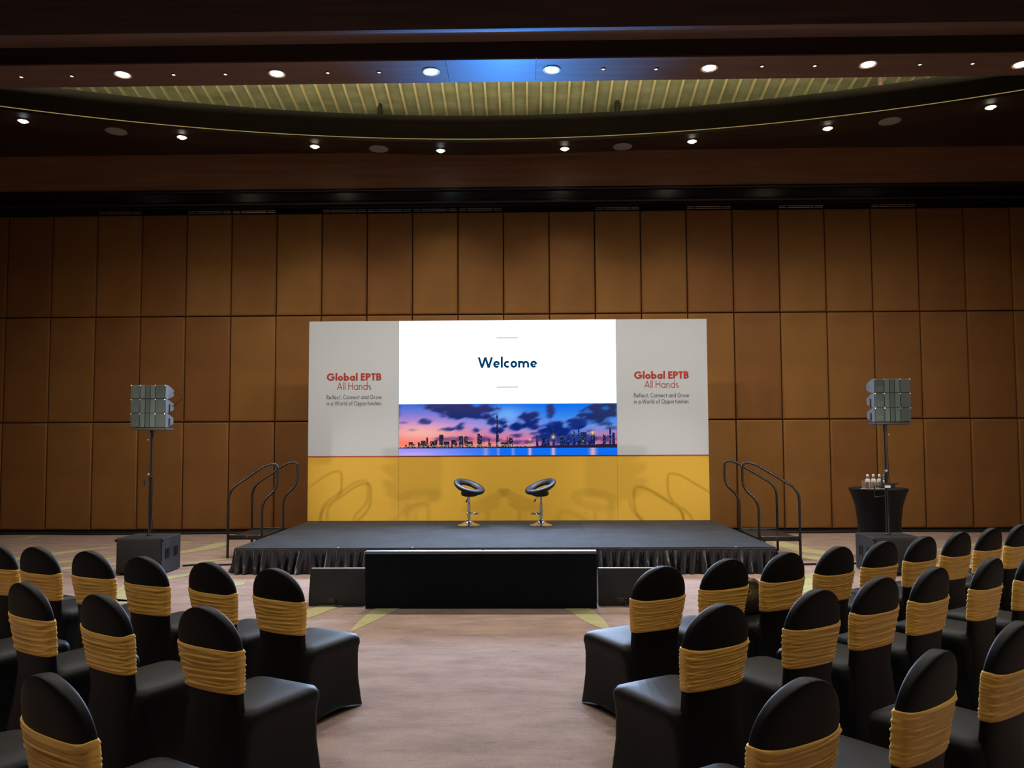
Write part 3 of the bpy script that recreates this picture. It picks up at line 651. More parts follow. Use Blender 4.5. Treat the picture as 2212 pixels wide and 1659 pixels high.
# the skyline picture: a fine grid of coloured cells
def fbm(x, y, seed, oct=4):
    r = np.random.RandomState(seed); out = np.zeros_like(x); amp = 1.0; tot = 0
    for o in range(oct):
        g = r.rand(64, 64); xi = np.floor(x).astype(int); yi = np.floor(y).astype(int); fx = x - xi; fy = y - yi
        fx = fx * fx * (3 - 2 * fx); fy = fy * fy * (3 - 2 * fy)
        G = lambda a, b: g[(yi + b) % 64, (xi + a) % 64]
        out += amp * ((G(0, 0) * (1 - fx) + G(1, 0) * fx) * (1 - fy) + (G(0, 1) * (1 - fx) + G(1, 1) * fx) * fy); tot += amp
        amp *= 0.5; x = x * 2.03; y = y * 2.03
    return out / tot
NXP, NYP = 468, 114
def picture():
    X, Y = np.meshgrid((np.arange(NXP) + 0.5) / NXP, (np.arange(NYP) + 0.5) / NYP)      # Y down
    U = X * 4.1                                                                          # in picture heights
    C = lambda r, g, b: np.array([r, g, b], float)
    mixc = lambda a, b, t: a + (b - a) * np.clip(t, 0, 1)[..., None]
    top = mixc(C(60, 110, 215) + 0 * X[..., None], C(8, 110, 235) + 0 * X[..., None], (X - 0.1) * 1.6)
    mid = mixc(C(205, 140, 205) + 0 * X[..., None], C(95, 150, 240) + 0 * X[..., None], (X - 0.15) * 1.7)
    low = mixc(C(255, 120, 95) + 0 * X[..., None], C(225, 120, 165) + 0 * X[..., None], X * 1.5)
    low = mixc(low, C(35, 75, 190) + 0 * X[..., None], (X - 0.62) * 4)
    low = mixc(low, C(215, 110, 150) + 0 * X[..., None], (X - 0.80) * 9)
    img = mixc(top, mid, Y / 0.42); img = mixc(img, low, (Y - 0.40) / 0.30)
    img = mixc(img, C(250, 190, 170) + 0 * X[..., None], np.exp(-((X - 0.10) / 0.16) ** 2 - ((Y - 0.55) / 0.16) ** 2) * 0.8)
    img = mixc(img, C(120, 190, 255) + 0 * X[..., None], np.exp(-((X - 0.50) / 0.07) ** 2 - ((Y - 0.22) / 0.16) ** 2) * 0.7)
    n = fbm(U * 4 + Y * 3, Y * 9 - U * 1.5, 5); n2 = fbm(U * 9, Y * 16 + U * 3, 9)
    cloud = np.zeros_like(X)
    for cx, cy, rx, ry, sh, st in [(0.30, 0.13, 0.15, 0.18, 0.10, 1.0), (0.22, 0.04, 0.13, 0.09, 0.05, 0.9), (0.40, 0.13, 0.05, 0.22, 0.4, 1.0), (0.43, 0.34, 0.03, 0.12, 0.3, 0.9), (0.115, 0.33, 0.035, 0.06, 0.12, 0.75),
                                   (0.285, 0.44, 0.035, 0.11, -0.35, 1.0), (0.23, 0.49, 0.05, 0.05, -0.05, 0.8), (0.355, 0.50, 0.02, 0.07, 0.1, 0.95), (0.45, 0.52, 0.035, 0.10, 0, 0.95), (0.48, 0.37, 0.03, 0.10, 0.2, 1.0),
                                   (0.545, 0.42, 0.045, 0.12, 0.15, 1.0), (0.61, 0.28, 0.055, 0.15, 0.15, 1.0), (0.70, 0.14, 0.025, 0.16, -0.35, 0.9), (0.62, 0.45, 0.03, 0.07, 0.1, 0.9), (0.71, 0.52, 0.08, 0.20, -0.1, 0.95),
                                   (0.81, 0.40, 0.07, 0.12, -0.25, 0.9), (0.92, 0.20, 0.09, 0.20, -0.30, 1.0), (0.98, 0.10, 0.06, 0.20, 0, 1.0), (0.95, 0.40, 0.035, 0.05, -0.1, 0.7), (0.97, 0.48, 0.03, 0.04, 0, 0.6), (0.55, 0.62, 0.05, 0.05, 0, 0.7), (0.62, 0.58, 0.02, 0.03, 0, 0.6),
                                   (0.42, 0.70, 0.06, 0.08, 0, 0.6), (0.26, 0.68, 0.09, 0.05, 0, 0.5), (0.80, 0.68, 0.2, 0.10, 0, 0.7), (0.55, 0.74, 0.1, 0.06, 0, 0.6), (0.02, 0.36, 0.03, 0.02, 0, 0.4), (0.06, 0.5, 0.03, 0.02, 0.1, 0.35), (0.88, 0.53, 0.02, 0.03, 0, .5)]:
        dx = (X - cx) / rx; dy = (Y - cy - sh * (X - cx) * 4.1 * 0.6) / ry
        d = 1 - (dx * dx + dy * dy) + (n - 0.5) * 2.3 + (n2 - 0.5) * 0.7
        cloud = np.maximum(cloud, np.clip(d * 1.9, 0, 1) * st)
    acc = np.zeros_like(cloud)
    for q in range(14):
        acc += np.roll(np.roll(cloud, int(round(q * 0.9 - 6)), 1), int(round(-(q * 0.45 - 3))), 0)
    cloud = np.clip(0.45 * cloud + 0.62 * acc / 14 + (n2 - 0.5) * 0.25 * (acc / 14 > 0.1), 0, 1)
    cc = mixc(C(50, 50, 105) + 0 * X[..., None], C(14, 38, 120) + 0 * X[..., None], (Y - 0.05) * 2.4)
    cc = mixc(cc, C(40, 55, 90) + 0 * X[..., None], (X - 0.85) * 6)
    img = mixc(img, cc, cloud)
    # city
    shore = 0.805 + 0.02 * (1 - X) - 0.03 * np.clip((X - 0.6) * 2.5, 0, 1)
    r = np.random.RandomState(21); px = np.arange(NXP)
    def tower(xc, wd, topv, col, lights):
        m = (np.abs(X - xc) < wd / 2) & (Y > topv) & (Y < shore + 0.02); img[m] = col
        if lights > 0:
            lm = m & (r.rand(NYP, NXP) < lights); k = int(lm.sum())
            img[lm] = (C(225, 170, 130) if xc < 0.6 else C(150, 175, 215)) * (0.45 + 0.5 * r.rand(k, 1))
    for k in range(46):
        xc = r.uniform(0.02, 0.99)
        if 0.44 < xc < 0.47 or 0.53 < xc < 0.62: continue
        tower(xc, r.uniform(0.008, 0.018), r.uniform(0.70, 0.80), C(30, 26, 55) if xc < 0.6 else C(18, 34, 90), 0.07)
    for xc, wd, tp in [(0.055, 0.02, 0.74), (0.113, 0.022, 0.71), (0.13, 0.009, 0.645), (0.17, 0.016, 0.69), (0.195, 0.020, 0.60), (0.215, 0.014, 0.73), (0.253, 0.022, 0.705), (0.285, 0.018, 0.62), (0.308, 0.015, 0.63), (0.33, 0.02, 0.73), (0.368, 0.013, 0.58), (0.378, 0.010, 0.61), (0.415, 0.007, 0.68),
                       (0.497, 0.004, 0.64), (0.514, 0.018, 0.66), (0.636, 0.010, 0.61), (0.665, 0.012, 0.66), (0.685, 0.014, 0.67), (0.711, 0.013, 0.50), (0.748, 0.014, 0.60), (0.778, 0.010, 0.63), (0.803, 0.009, 0.54), (0.826, 0.006, 0.50), (0.848, 0.028, 0.565), (0.890, 0.020, 0.56), (0.942, 0.012, 0.60), (0.970, 0.010, 0.48), (0.985, 0.012, 0.57)]:
        tower(xc, wd, tp, C(36, 30, 62) if xc < 0.6 else C(16, 30, 85), 0.10)
    for v in np.arange(0.05, 0.86, 0.006):                                               # tall stepped tower with a spire
        wd = 0.002 if v < 0.22 else 0.0045 if v < 0.32 else 0.008 if v < 0.52 else 0.011
        m = (np.abs(X - 0.4525) < wd / 2 + 0.0005) & (np.abs(Y - v) < 0.006); img[m] = C(22, 26, 62)
        m2 = m & (r.rand(NYP, NXP) < 0.07); img[m2] = C(190, 190, 215)
    land = (Y > shore + 0.01) & (Y < 0.862); img[land] = C(38, 30, 62)
    edge = (np.abs(Y - shore + 0.006) < 0.028) & (X < 0.62) & (r.rand(NYP, NXP) < 0.34)
    img[edge] = C(255, 205, 160) * (0.7 + 0.3 * r.rand(int(edge.sum()), 1))
    for xc, yc, s in [(0.602, 0.70, 0.10), (0.709, 0.65, 0.16), (0.890, 0.575, 0.17), (0.457, 0.76, 0.08), (0.845, 0.73, 0.06), (0.945, 0.61, 0.05), (0.404, 0.77, 0.06), (0.80, 0.58, 0.05)]:
        d = np.hypot((X - xc) * 4.1, Y - yc); ang = np.arctan2(Y - yc, (X - xc) * 4.1)
        g = np.exp(-(d / (s * 0.22)) ** 2) + 0.5 * np.exp(-d / (s * 0.35)) * (np.abs(np.cos(4 * ang)) ** 12)
        img[:] = mixc(img, C(255, 190, 130) + 0 * X[..., None], np.clip(g, 0, 1))
    wat = Y >= 0.862
    wc = mixc(C(165, 150, 245) + 0 * X[..., None], C(15, 110, 240) + 0 * X[..., None], (X - 0.1) * 2.6)
    wc = mixc(wc, C(205, 190, 250) + 0 * X[..., None], np.clip((Y - 0.90) * 6, 0, 1) * np.clip(1 - X * 3, 0, 1))
    for xc, wd in [(0.602, 0.012), (0.709, 0.014), (0.890, 0.024), (0.457, 0.010), (0.525, 0.012), (0.40, 0.02)]:
        wc = mixc(wc, C(250, 180, 190) + 0 * X[..., None], np.exp(-((X - xc) / wd * 1.6) ** 2) * (0.85 if xc > 0.58 else 0.45))
    wc = wc * (0.93 + 0.14 * fbm(U * 3, Y * 90, 31))[..., None]
    img[wat] = wc[wat]
    return np.clip(img, 0, 255) / 255.0
img = picture()
lin = np.where(img <= 0.04045, img / 12.92, ((img + 0.055) / 1.055) ** 2.4)
xs = np.linspace(-lx + 0.002, lx - 0.002, NXP + 1); zs = np.linspace(zp, 0.004, NYP + 1)
verts = [(x, 0.0, z) for z in zs for x in xs]
faces = [(j * (NXP + 1) + i, (j + 1) * (NXP + 1) + i, (j + 1) * (NXP + 1) + i + 1, j * (NXP + 1) + i + 1) for j in range(NYP) for i in range(NXP)]
me = bpy.data.meshes.new('skyline_picture'); me.from_pydata(verts, [], faces)
ca = me.color_attributes.new('picture', 'FLOAT_COLOR', 'CORNER')
flat = np.repeat(np.c_[lin.reshape(-1, 3), np.ones(NXP * NYP)], 4, axis=0).astype(np.float32)
ca.data.foreach_set('color', flat.ravel())
mp = bpy.data.materials.new('picture_screen'); mp.use_nodes = True; nt = mp.node_tree; nt.nodes.clear()
at = nt.nodes.new('ShaderNodeVertexColor'); at.layer_name = 'picture'; em = nt.nodes.new('ShaderNodeEmission'); ou = nt.nodes.new('ShaderNodeOutputMaterial')
em.inputs[1].default_value = 1.0; nt.links.new(at.outputs[0], em.inputs[0]); nt.links.new(em.outputs[0], ou.inputs[0])
me.materials.append(mp); link('skyline_picture', me, led)

# ---- bar stools
def stool(label, loc, rz):
    t = thing('bar_stool', label, 'stool', loc, rz, 'stools on the stage')
    MB().lathe([(0.005, 0.0), (0.190, 0.0), (0.192, 0.006), (0.175, 0.014), (0.110, 0.034), (0.062, 0.060), (0.048, 0.080), (0.044, 0.100), (0.030, 0.108)], 40).build('base', M_CHROME, t, True)
    MB().lathe([(0.027, 0.10), (0.027, 0.36), (0.020, 0.37), (0.020, 0.50)], 20).build('column', M_CHROME, t, True, 30)
    fr = [(0.035, -0.02, 0.20)] + [(0.035 + 0.13 * math.sin(a) * 1.0, -0.02 - 0.10 + 0.10 * math.cos(a) - 0.04 * math.sin(a), 0.20) for a in np.linspace(0.2, PI - 0.2, 12)]
    loop = [(0.115 * math.sin(a), -0.10 + 0.10 * math.cos(a), 0.205) for a in np.linspace(0, 2 * PI, 28)[:-1]]
    MB().tube(loop, 0.010, 8, closed=True).lathe([(0.033, 0.185), (0.036, 0.19), (0.036, 0.22), (0.033, 0.225)], 20).build('footrest', M_CHROME, t, True)
    # padded ring seat: low, thick and flat in front (-Y), rising to a narrow backrest behind
    rings = []
    for k in range(48):
        a = 2 * PI * k / 48; c = math.cos(a); s = math.sin(a)             # a = 0 is the back (+Y)
        back = (c + 1) / 2
        cen = Vector((0.200 * s, 0.200 * c, 0.565 + 0.165 * back ** 1.1))
        out = Vector((s, c, 0)); tiltb = 0.9 * back
        u = (out * math.cos(tiltb) - Vector((0, 0, 1)) * -math.sin(tiltb) * 0).normalized()
        e1 = Vector((s * math.cos(tiltb), c * math.cos(tiltb), math.sin(tiltb))); e2 = Vector((-s * math.sin(tiltb), -c * math.sin(tiltb), math.cos(tiltb)))
        ra, rb_ = 0.075 - 0.010 * back, 0.048 - 0.010 * back
        rings.append([cen + e1 * ra * math.cos(2 * PI * j / 14) + e2 * rb_ * math.sin(2 * PI * j / 14) for j in range(14)])
    rings.append(rings[0])
    MB().loft(rings, True).build('ring_seat', M_LEATHER, t, True, 180)
    MB().loft([[(x * sc, y * sc - 0.02, z) for x, y in [(0.15 * math.cos(q), 0.15 * math.sin(q)) for q in np.linspace(0, 2 * PI, 25)[:-1]]] for sc, z in ((0.55, 0.485), (0.9, 0.505), (1.0, 0.54), (0.98, 0.575), (0.7, 0.590), (0.1, 0.592))], True, True, True).build('seat_pan', M_LEATHER, t, True, 50)
    lv = MB().tube([(0.0, 0.0, 0.495), (-0.06, -0.03, 0.47), (-0.09, -0.045, 0.435)], 0.005, 8).build('lever', M_CHROME, t, True)
    MB().tube([(-0.085, -0.042, 0.44), (-0.10, -0.05, 0.415), (-0.112, -0.057, 0.395)], [0.008, 0.016, 0.010], 10).build('lever_grip', M_LEVER, lv, True)
p1, p2 = atZ(1013, 1135, ZS), atZ(1169, 1135, ZS)
stool('black ring-seat bar stool on chrome disc base, left one of the stage pair', (p1.x, p1.y, ZS + 0.0015), math.radians(48))
stool('black ring-seat bar stool with chrome base, right one of the stage pair', (p2.x, p2.y, ZS + 0.0015), math.radians(-52))
# ---- stairs with handrails at both stage ends
def stair(label, sgn, x_edge, x_out, yn, yf):
    t = thing('stage_stair', label, 'stair', (x_edge, 0, 0))
    X = lambda d: sgn * d                                  # outward distance from the stage edge
    wd = abs(x_out - x_edge)
    for y in (yn, yf):
        path = [(X(wd), y, 0.0), (X(wd), y, 1.03), (X(-0.02), y, 1.42), (X(-0.20), y, 1.44), (X(-0.20), y, 1.06), (X(0.03), y, 0.87), (X(0.03), y, ZS - 0.08)]
        MB().tube(fillet(path, 0.16, 8), 0.019, 12).build('handrail', M_BLACKMETAL, t, True)
    MB().box((min(X(0.045), X(wd)), yn, ZS - 0.06), (max(X(0.045), X(wd)), yf, ZS - 0.015), 0.004, 1).build('tread', M_BLACKMETAL, t)
    MB().box((min(X(0.05), X(wd - 0.02)), yn - 0.012, ZS - 0.035), (max(X(0.05), X(wd)), yn + 0.012, ZS + 0.012), 0.003, 1).build('side_bar', M_BLACKMETAL, t)
    MB().box((min(X(0.05), X(wd - 0.02)), yf - 0.012, ZS - 0.035), (max(X(0.05), X(wd)), yf + 0.012, ZS + 0.012), 0.003, 1).build('side_bar', M_BLACKMETAL, t)
    for y in (yn, yf):
        MB().box((X(0.10) - 0.015, y - 0.015, 0), (X(0.10) + 0.015, y + 0.015, ZS - 0.05)).build('leg', M_BLACKMETAL, t)
    MB().lathe([(0.0001, -0.008), (0.010, -0.007), (0.012, 0)], 10, (X(wd * 0.45), yn - 0.012, ZS - 0.01)).build('bolt', M_ALU, t)
stair('black tubular handrail stair unit left of the stage', -1, SX0 - 0.075, atZ(501, 1203, 0).x, 12.0, 13.05)
stair('black tubular handrail stair unit right of the stage, near the bottles table', 1, SX1 + 0.075, 4.0, 11.7, 12.75)

# ---- confidence monitor and floor wedges in front of the stage
YM = 8.36
mx0, mx1 = atZ(793, 1311, 0).x, atZ(1288, 1311, 0).x
mon = thing('stage_monitor', 'long black back of a low display facing the stage', 'monitor', ((mx0 + mx1) / 2, YM, 0))
hwm = (mx1 - mx0) / 2; HM = 0.605
MB().prism([(0.03, 0.0), (0.26, 0.0), (0.09, HM - 0.012), (0.0, HM - 0.012)], -hwm, hwm, 'x').build('housing', M_MONITORBACK, mon)
for xa, xb in ((-hwm, 0.02), (0.025, hwm)):
    MB().box((xa, -0.006, HM - 0.03), (xb, 0.095, HM), 0.004, 1).build('top_edge', M_TOPEDGE, mon)
MB().add([(-hwm + 0.02, 0.26 + 0.004, 0.012), (hwm - 0.02, 0.26 + 0.004, 0.012), (hwm - 0.02, 0.094 + 0.006, HM - 0.02), (-hwm + 0.02, 0.094 + 0.006, HM - 0.02)], [(0, 1, 2, 3)]).build('display', E_CONF, mon)
def wedge(label, px0, px1):
    a, c = atZ(px0, 1309, 0), atZ(px1, 1309, 0); wd = c.x - a.x
    t = thing('floor_monitor', label, 'speaker', ((a.x + c.x) / 2, a.y, 0), 0, 'floor monitors beside the display')
    h = wd / 2
    prof = [(0.0, 0.0), (0.50, 0.0), (0.55, 0.10), (0.10, 0.385), (0.07, 0.385), (0.0, 0.125)]
    MB().prism(prof, -h + 0.012, h - 0.012, 'x').build('cabinet', M_BLACKPAINT, t)
    for x in (-h, h - 0.012):
        MB().prism([(p[0] - 0.004 if i in (0, 5) else p[0], p[1] + (0.006 if i in (3, 4) else 0)) for i, p in enumerate(prof)], x, x + 0.012, 'x').build('side_cheek', M_BLACKPAINT, t)
    MB().box((-h * 0.45, -0.006, 0.028), (h * 0.0, 0.004, 0.085), 0.003, 1).build('connector_plate', M_BLACKMETAL, t)
    for k in range(2):
        for q in range(3): MB().box((-h * 0.27 + q * 0.016, -0.010, 0.066 - 0.016 * k), (-h * 0.27 + q * 0.016 + 0.010, -0.004, 0.076 - 0.016 * k)).build('plate_mark', M_GREYMARK, t)
    MB().tube(bez([(-h * 0.1, -0.02, 0.06), (-h * 0.05, -0.06, 0.02), (h * 0.25, -0.07, 0.008), (h * 0.8, -0.02, 0.008), (h * 1.02, 0.03, 0.008)]), 0.006, 8).build('cable_tail', M_CABLE, t, True)
    MB().box((-h + 0.012, 0.066, 0.381), (h - 0.012, 0.104, 0.392), 0.002, 1).build('top_edge', M_ALU, t)
wedge('black wedge floor monitor at the left end of the low display', 667, 789)
wedge('black wedge floor monitor at the right end of the low display', 1293, 1418)

# ================================================================== LOUDSPEAKER STACKS
def speaker_stack(side, front_left_px, yfront, sub_w, sub_h, sub_d, arr_px, arr_top_px, arr_bot_px, sgn, yarr):
    word = 'left' if side == 0 else 'right'
    extra = 'with two recessed side handles, left of the stage' if side == 0 else 'in front of the bottles table, right of the stage'
    x0 = atY(front_left_px, 1200, yfront).x
    sub = thing('subwoofer', 'large black subwoofer box ' + extra, 'speaker', (x0 + sub_w / 2, yfront + sub_d / 2, 0), 0, 'subwoofers on the floor')
    hw, hd = sub_w / 2, sub_d / 2
    MB().box((-hw, -hd + 0.012, 0.012), (hw, hd, sub_h), 0.008, 2).build('cabinet', M_BLACKPAINT, sub)
    MB().box((-hw + 0.012, -hd, 0.03), (hw - 0.012, -hd + 0.014, sub_h - 0.018), 0.006, 2).build('front_grille', M_BLACKPAINT, sub)
    for sx in (-1, 1):
        for sy in (-1, 1):
            MB().lathe([(0.022, 0.0), (0.022, 0.014)], 12, (sx * (hw - 0.05), sy * (hd - 0.06), 0)).build('foot', M_BLACKGAP, sub)
    for sx in (-1, 1):
        for yy in (-0.12, 0.13):
            f = MB(); xs_ = sx * hw
            lo, hi = min(xs_, xs_ + sx * 0.006), max(xs_, xs_ + sx * 0.006)
            for (ya, yb_, za, zb) in ((-0.055, -0.04, -0.07, 0.07), (0.04, 0.055, -0.07, 0.07), (-0.04, 0.04, 0.055, 0.07), (-0.04, 0.04, -0.07, -0.055)):
                f.box((lo, yy + ya, sub_h * 0.55 + za), (hi, yy + yb_, sub_h * 0.55 + zb))
            h_ = f.build('handle', M_BLACKMETAL, sub)
            MB().box((lo - 0.001, yy - 0.012, sub_h * 0.55 - 0.055), (hi + 0.004, yy + 0.012, sub_h * 0.55 + 0.055), 0.003, 1).build('grip', M_BLACKMETAL, h_)
    for sx in (-1, 1):
        MB().box((sx * hw - 0.02, -hd - 0.004, sub_h - 0.05), (sx * hw + 0.02, -hd + 0.02, sub_h - 0.015), 0.004, 1).build('corner_latch', M_BLACKMETAL, sub)
    # pole
    ztop = arr_bot_px; px_ = sub.location.x; py_ = sub.location.y
    pole = thing('speaker_pole', 'thin black pole standing on the subwoofer ' + ('left of the stage' if side == 0 else 'right of the stage'), 'pole', (px_, py_, sub_h), 0, 'speaker poles')
    hh = ztop - sub_h
    MB().lathe([(0.035, 0.0), (0.035, 0.012), (0.025, 0.02), (0.021, 0.03), (0.021, hh * 0.5), (0.0235, hh * 0.5), (0.0235, hh * 0.56), (0.019, hh * 0.565)], 16).build('lower_tube', M_BLACKMETAL, pole, True, 30)
    MB().lathe([(0.015, hh * 0.56), (0.015, hh - 0.10), (0.020, hh - 0.10), (0.020, hh - 0.0)], 16).build('upper_tube', M_BLACKMETAL, pole, True, 30)
    kn = MB().tube([(-0.02, -0.01, hh * 0.50), (-0.065, -0.03, hh * 0.505)], 0.007, 8).build('clamp_screw', M_BLACKMETAL, pole, True)
    MB().box((-0.085, -0.04, hh * 0.47), (-0.06, -0.02, hh * 0.53), 0.006, 1).build('knob', M_BLACKPAINT, kn)
    MB().lathe([(0.0001, -0.02), (0.016, -0.012), (0.018, 0.0), (0.016, 0.012), (0.0001, 0.02)], 12, (-0.012, -0.03, hh * 0.58)).build('pin', M_ALU, pole, True)
    MB().lathe([(0.0001, -0.014), (0.012, -0.008), (0.012, 0.008), (0.0001, 0.014)], 10, ((-0.03 if side == 0 else 0.04), -0.02, hh - 0.13)).build('pin', M_ALU, pole, True)
    MB().tube(bez([(0.032, 0.01, hh), (0.030, 0.0, hh * 0.8), (0.036, -0.005, hh * 0.45), (0.028, 0.0, hh * 0.2), (0.05, 0.02, 0.01)]), 0.005, 8).build('cable', M_CABLE, pole, True)
    # line array of three cabinets
    a = atY(arr_px[0], 880, yarr).x; c = atY(arr_px[1], 880, yarr).x; zt = arr_top_px
    arr = thing('line_array', 'grey stack of three slim array cabinets on the pole ' + ('left of the stage' if side == 0 else 'right of the stage'), 'speaker', ((a + c) / 2, yarr, ztop), 0, 'line array speakers')
    w2 = (c - a) / 2; H = (zt - ztop - 0.035) / 3
    MB().box((-w2 * 0.92, 0.03, 0.0), (w2 * 0.98, 0.28, 0.035), 0.006, 1).build('mounting_tray', M_BLACKPAINT, arr)
    for k in range(3):
        z0 = 0.035 + k * H
        body = MB().prism([(-w2, 0.02), (w2, 0.02), (w2 * 0.99, 0.13), (w2 * 0.62, 0.29), (-w2 * 0.62, 0.29), (-w2 * 0.99, 0.13)], z0 + 0.002, z0 + H - 0.002, 'z')
        cab = MB().loft([[(-w2, 0.014, z0 + 0.002), (w2, 0.014, z0 + 0.002), (w2, 0.014, z0 + H - 0.002), (-w2, 0.014, z0 + H - 0.002)],
                         [(-w2, 0.06, z0 + 0.002), (w2, 0.06, z0 + 0.002), (w2, 0.06, z0 + H - 0.002), (-w2, 0.06, z0 + H - 0.002)],
                         [(-w2 * 0.97, 0.16, z0 + 0.02), (w2 * 0.97, 0.16, z0 + 0.02), (w2 * 0.97, 0.16, z0 + H - 0.02), (-w2 * 0.97, 0.16, z0 + H - 0.02)],
                         [(-w2 * 0.93, 0.29, z0 + 0.055), (w2 * 0.93, 0.29, z0 + 0.055), (w2 * 0.93, 0.29, z0 + H - 0.055), (-w2 * 0.93, 0.29, z0 + H - 0.055)]], True, True, True).build('cabinet', M_CABINET, arr)
        # curved front grille in five vertical strips
        edges = [0.0, 0.27, 0.42, 0.56, 0.71, 1.0]
        for q in range(5):
            xa, xb = -w2 + 2 * w2 * edges[q] + 0.002, -w2 + 2 * w2 * edges[q + 1] - 0.002
            MB().box((xa, 0.0, z0 + 0.005), (xb, 0.014, z0 + H - 0.005), 0.002, 1).build('grille', M_GRILLELT if q in (1, 3) else M_GRILLE, cab)
        for q in range(2):
            for s_ in range(2):
                MB().box((-w2 + 0.045 + q * 0.032, -0.002, z0 + 0.03 + s_ * 0.028), (-w2 + 0.068 + q * 0.032, 0.001, z0 + 0.05 + s_ * 0.028)).build('badge', M_GREYMARK, cab)
        for xx in (-w2 + 0.006, -w2 * 0.46, w2 * 0.42, w2 - 0.008):
            MB().box((xx - 0.007, -0.003, z0 + H - 0.014), (xx + 0.007, 0.003, z0 + H - 0.002)).build('rigging_link', M_ALU, cab)
    for k in range(2):
        MB().box((sgn * w2 * 0.97 - 0.012, 0.12, 0.06 + k * (H - 0.01)), (sgn * w2 * 0.97 + 0.012, 0.15, 0.16 + k * H), 0.003, 1).build('side_bracket', M_BLACKMETAL, arr)
    if side == 0:
        MB().tube(bez([(w2 * 0.9, 0.27, 0.035 + 2.55 * H), (w2 + 0.08, 0.26, 0.035 + 2.4 * H), (w2 + 0.11, 0.25, 0.035 + 2.1 * H), (w2 + 0.05, 0.26, 0.035 + 1.75 * H), (w2 * 0.9, 0.27, 0.035 + 1.5 * H)]), 0.005, 8).build('link_cable', M_CABLE, arr, True)
    return sub
zz = lambda x, y, Y: atY(x, y, Y).z
speaker_stack(0, 250, 10.5, 0.615, 0.49, 0.58, (282, 357), zz(320, 831, 10.6), zz(320, 929, 10.6), 1, 10.62)
speaker_stack(1, 1890, 10.4, 0.62, 0.49, 0.60, (1890, 1968), zz(1928, 818, 10.6), zz(1928, 917, 10.6), -1, 10.58)
# black tray clamped on the right-hand pole, with a white label
pr = [o for o in COL.objects if o.name.startswith('speaker_pole')][-1]
hz = zz(1918, 1047, 10.6) - 0.49
MB().box((-0.07, -0.05, hz - 0.05), (0.10, 0.02, hz + 0.02), 0.008, 2).build('clamp', M_BLACKMETAL, pr)
MB().box((-0.045, -0.055, hz - 0.045), (0.03, -0.049, hz - 0.012)).build('clamp_label', M_LABEL, pr)
MB().tube([(0.05, -0.02, hz), (0.15, -0.02, hz + 0.01)], 0.012, 8).build('clamp_handle', M_BLACKMETAL, pr, True)
MB().tube(fillet([(-0.05, -0.02, hz - 0.04), (-0.17, -0.02, hz - 0.02), (-0.17, -0.02, hz - 0.17), (-0.02, -0.015, hz - 0.15)], 0.02), 0.008, 8).build('hook', M_BLACKMETAL, pr, True)

# ---- cocktail table with spandex cover, bottles and glasses
YT = 11.75
tc_ = atY(1897, 1054, YT); ztab = tc_.z
R_T = (atY(1957, 1054, YT).x - atY(1838, 1054, YT).x) / 2
tab = thing('cocktail_table', 'round high table in a stretched black cover behind the right subwoofer', 'table', (tc_.x, YT, 0))
prof = [(R_T * 0.78, 0.0), (R_T * 0.73, 0.10), (R_T * 0.72, 0.30), (R_T * 0.74, ztab * 0.55), (R_T * 0.80, ztab * 0.75), (R_T * 0.90, ztab * 0.88), (R_T * 0.97, ztab - 0.05), (R_T, ztab - 0.03), (R_T, ztab - 0.008)]
MB().lathe(prof, 48).build('cover', M_SPANDEX, tab, True)
MB().lathe([(R_T, ztab - 0.008), (R_T * 0.985, ztab), (0.01, ztab)], 48).build('tabletop', M_SPANDEX, tab, True)
def bottle(label, x, y):
    t = thing('water_bottle', label, 'bottle', (x, y, ztab), 0, 'water bottles on the high table')
    MB().lathe([(0.004, 0.002), (0.028, 0.002), (0.031, 0.006), (0.031, 0.115), (0.029, 0.125), (0.016, 0.155), (0.013, 0.165), (0.013, 0.180)], 20).build('body', M_GLASS, t, True)
    MB().lathe([(0.0315, 0.095), (0.0315, 0.122), (0.027, 0.136)], 20).build('label_band', M_LABEL, t, True)
    MB().lathe([(0.0155, 0.172), (0.016, 0.175), (0.016, 0.200), (0.013, 0.205), (0.002, 0.205)], 16).build('cap', M_CAP, t, True)
def tumbler(label, x, y):
    t = tag(MB().lathe([(0.024, 0.0), (0.027, 0.004), (0.034, 0.115), (0.032, 0.115), (0.025, 0.010), (0.002, 0.010)], 20).build('tumbler', M_GLASS, None, True, loc=(x, y, ztab + 0.004)), label, 'glass', 'tumblers on the high table')
    return t
yb = YT - 0.10
ORDL = ['leftmost', 'second from left', 'third from left', 'rightmost']
for i, px in enumerate((1874.5, 1887, 1899.6, 1912)):
    bottle(f'small clear water bottle with white cap on the high table, {ORDL[i]} of four', atY(px, 1050, yb).x, yb)
for i, px in enumerate((1866, 1880.8, 1893.3, 1906)):
    yy = yb - 0.085
    x = atY(px, 1050, yy).x
    tag(MB().lathe([(0.042, 0.0), (0.042, 0.003), (0.002, 0.0035)], 20).build('paper_coaster', M_DOILY, None, loc=(x, yy, ztab)), f'white paper coaster under a tumbler on the high table, {ORDL[i]} of four', 'coaster', 'paper coasters on the high table')
    tumbler(f'empty clear tumbler beside the water bottles, {ORDL[i]} of four', x, yy)

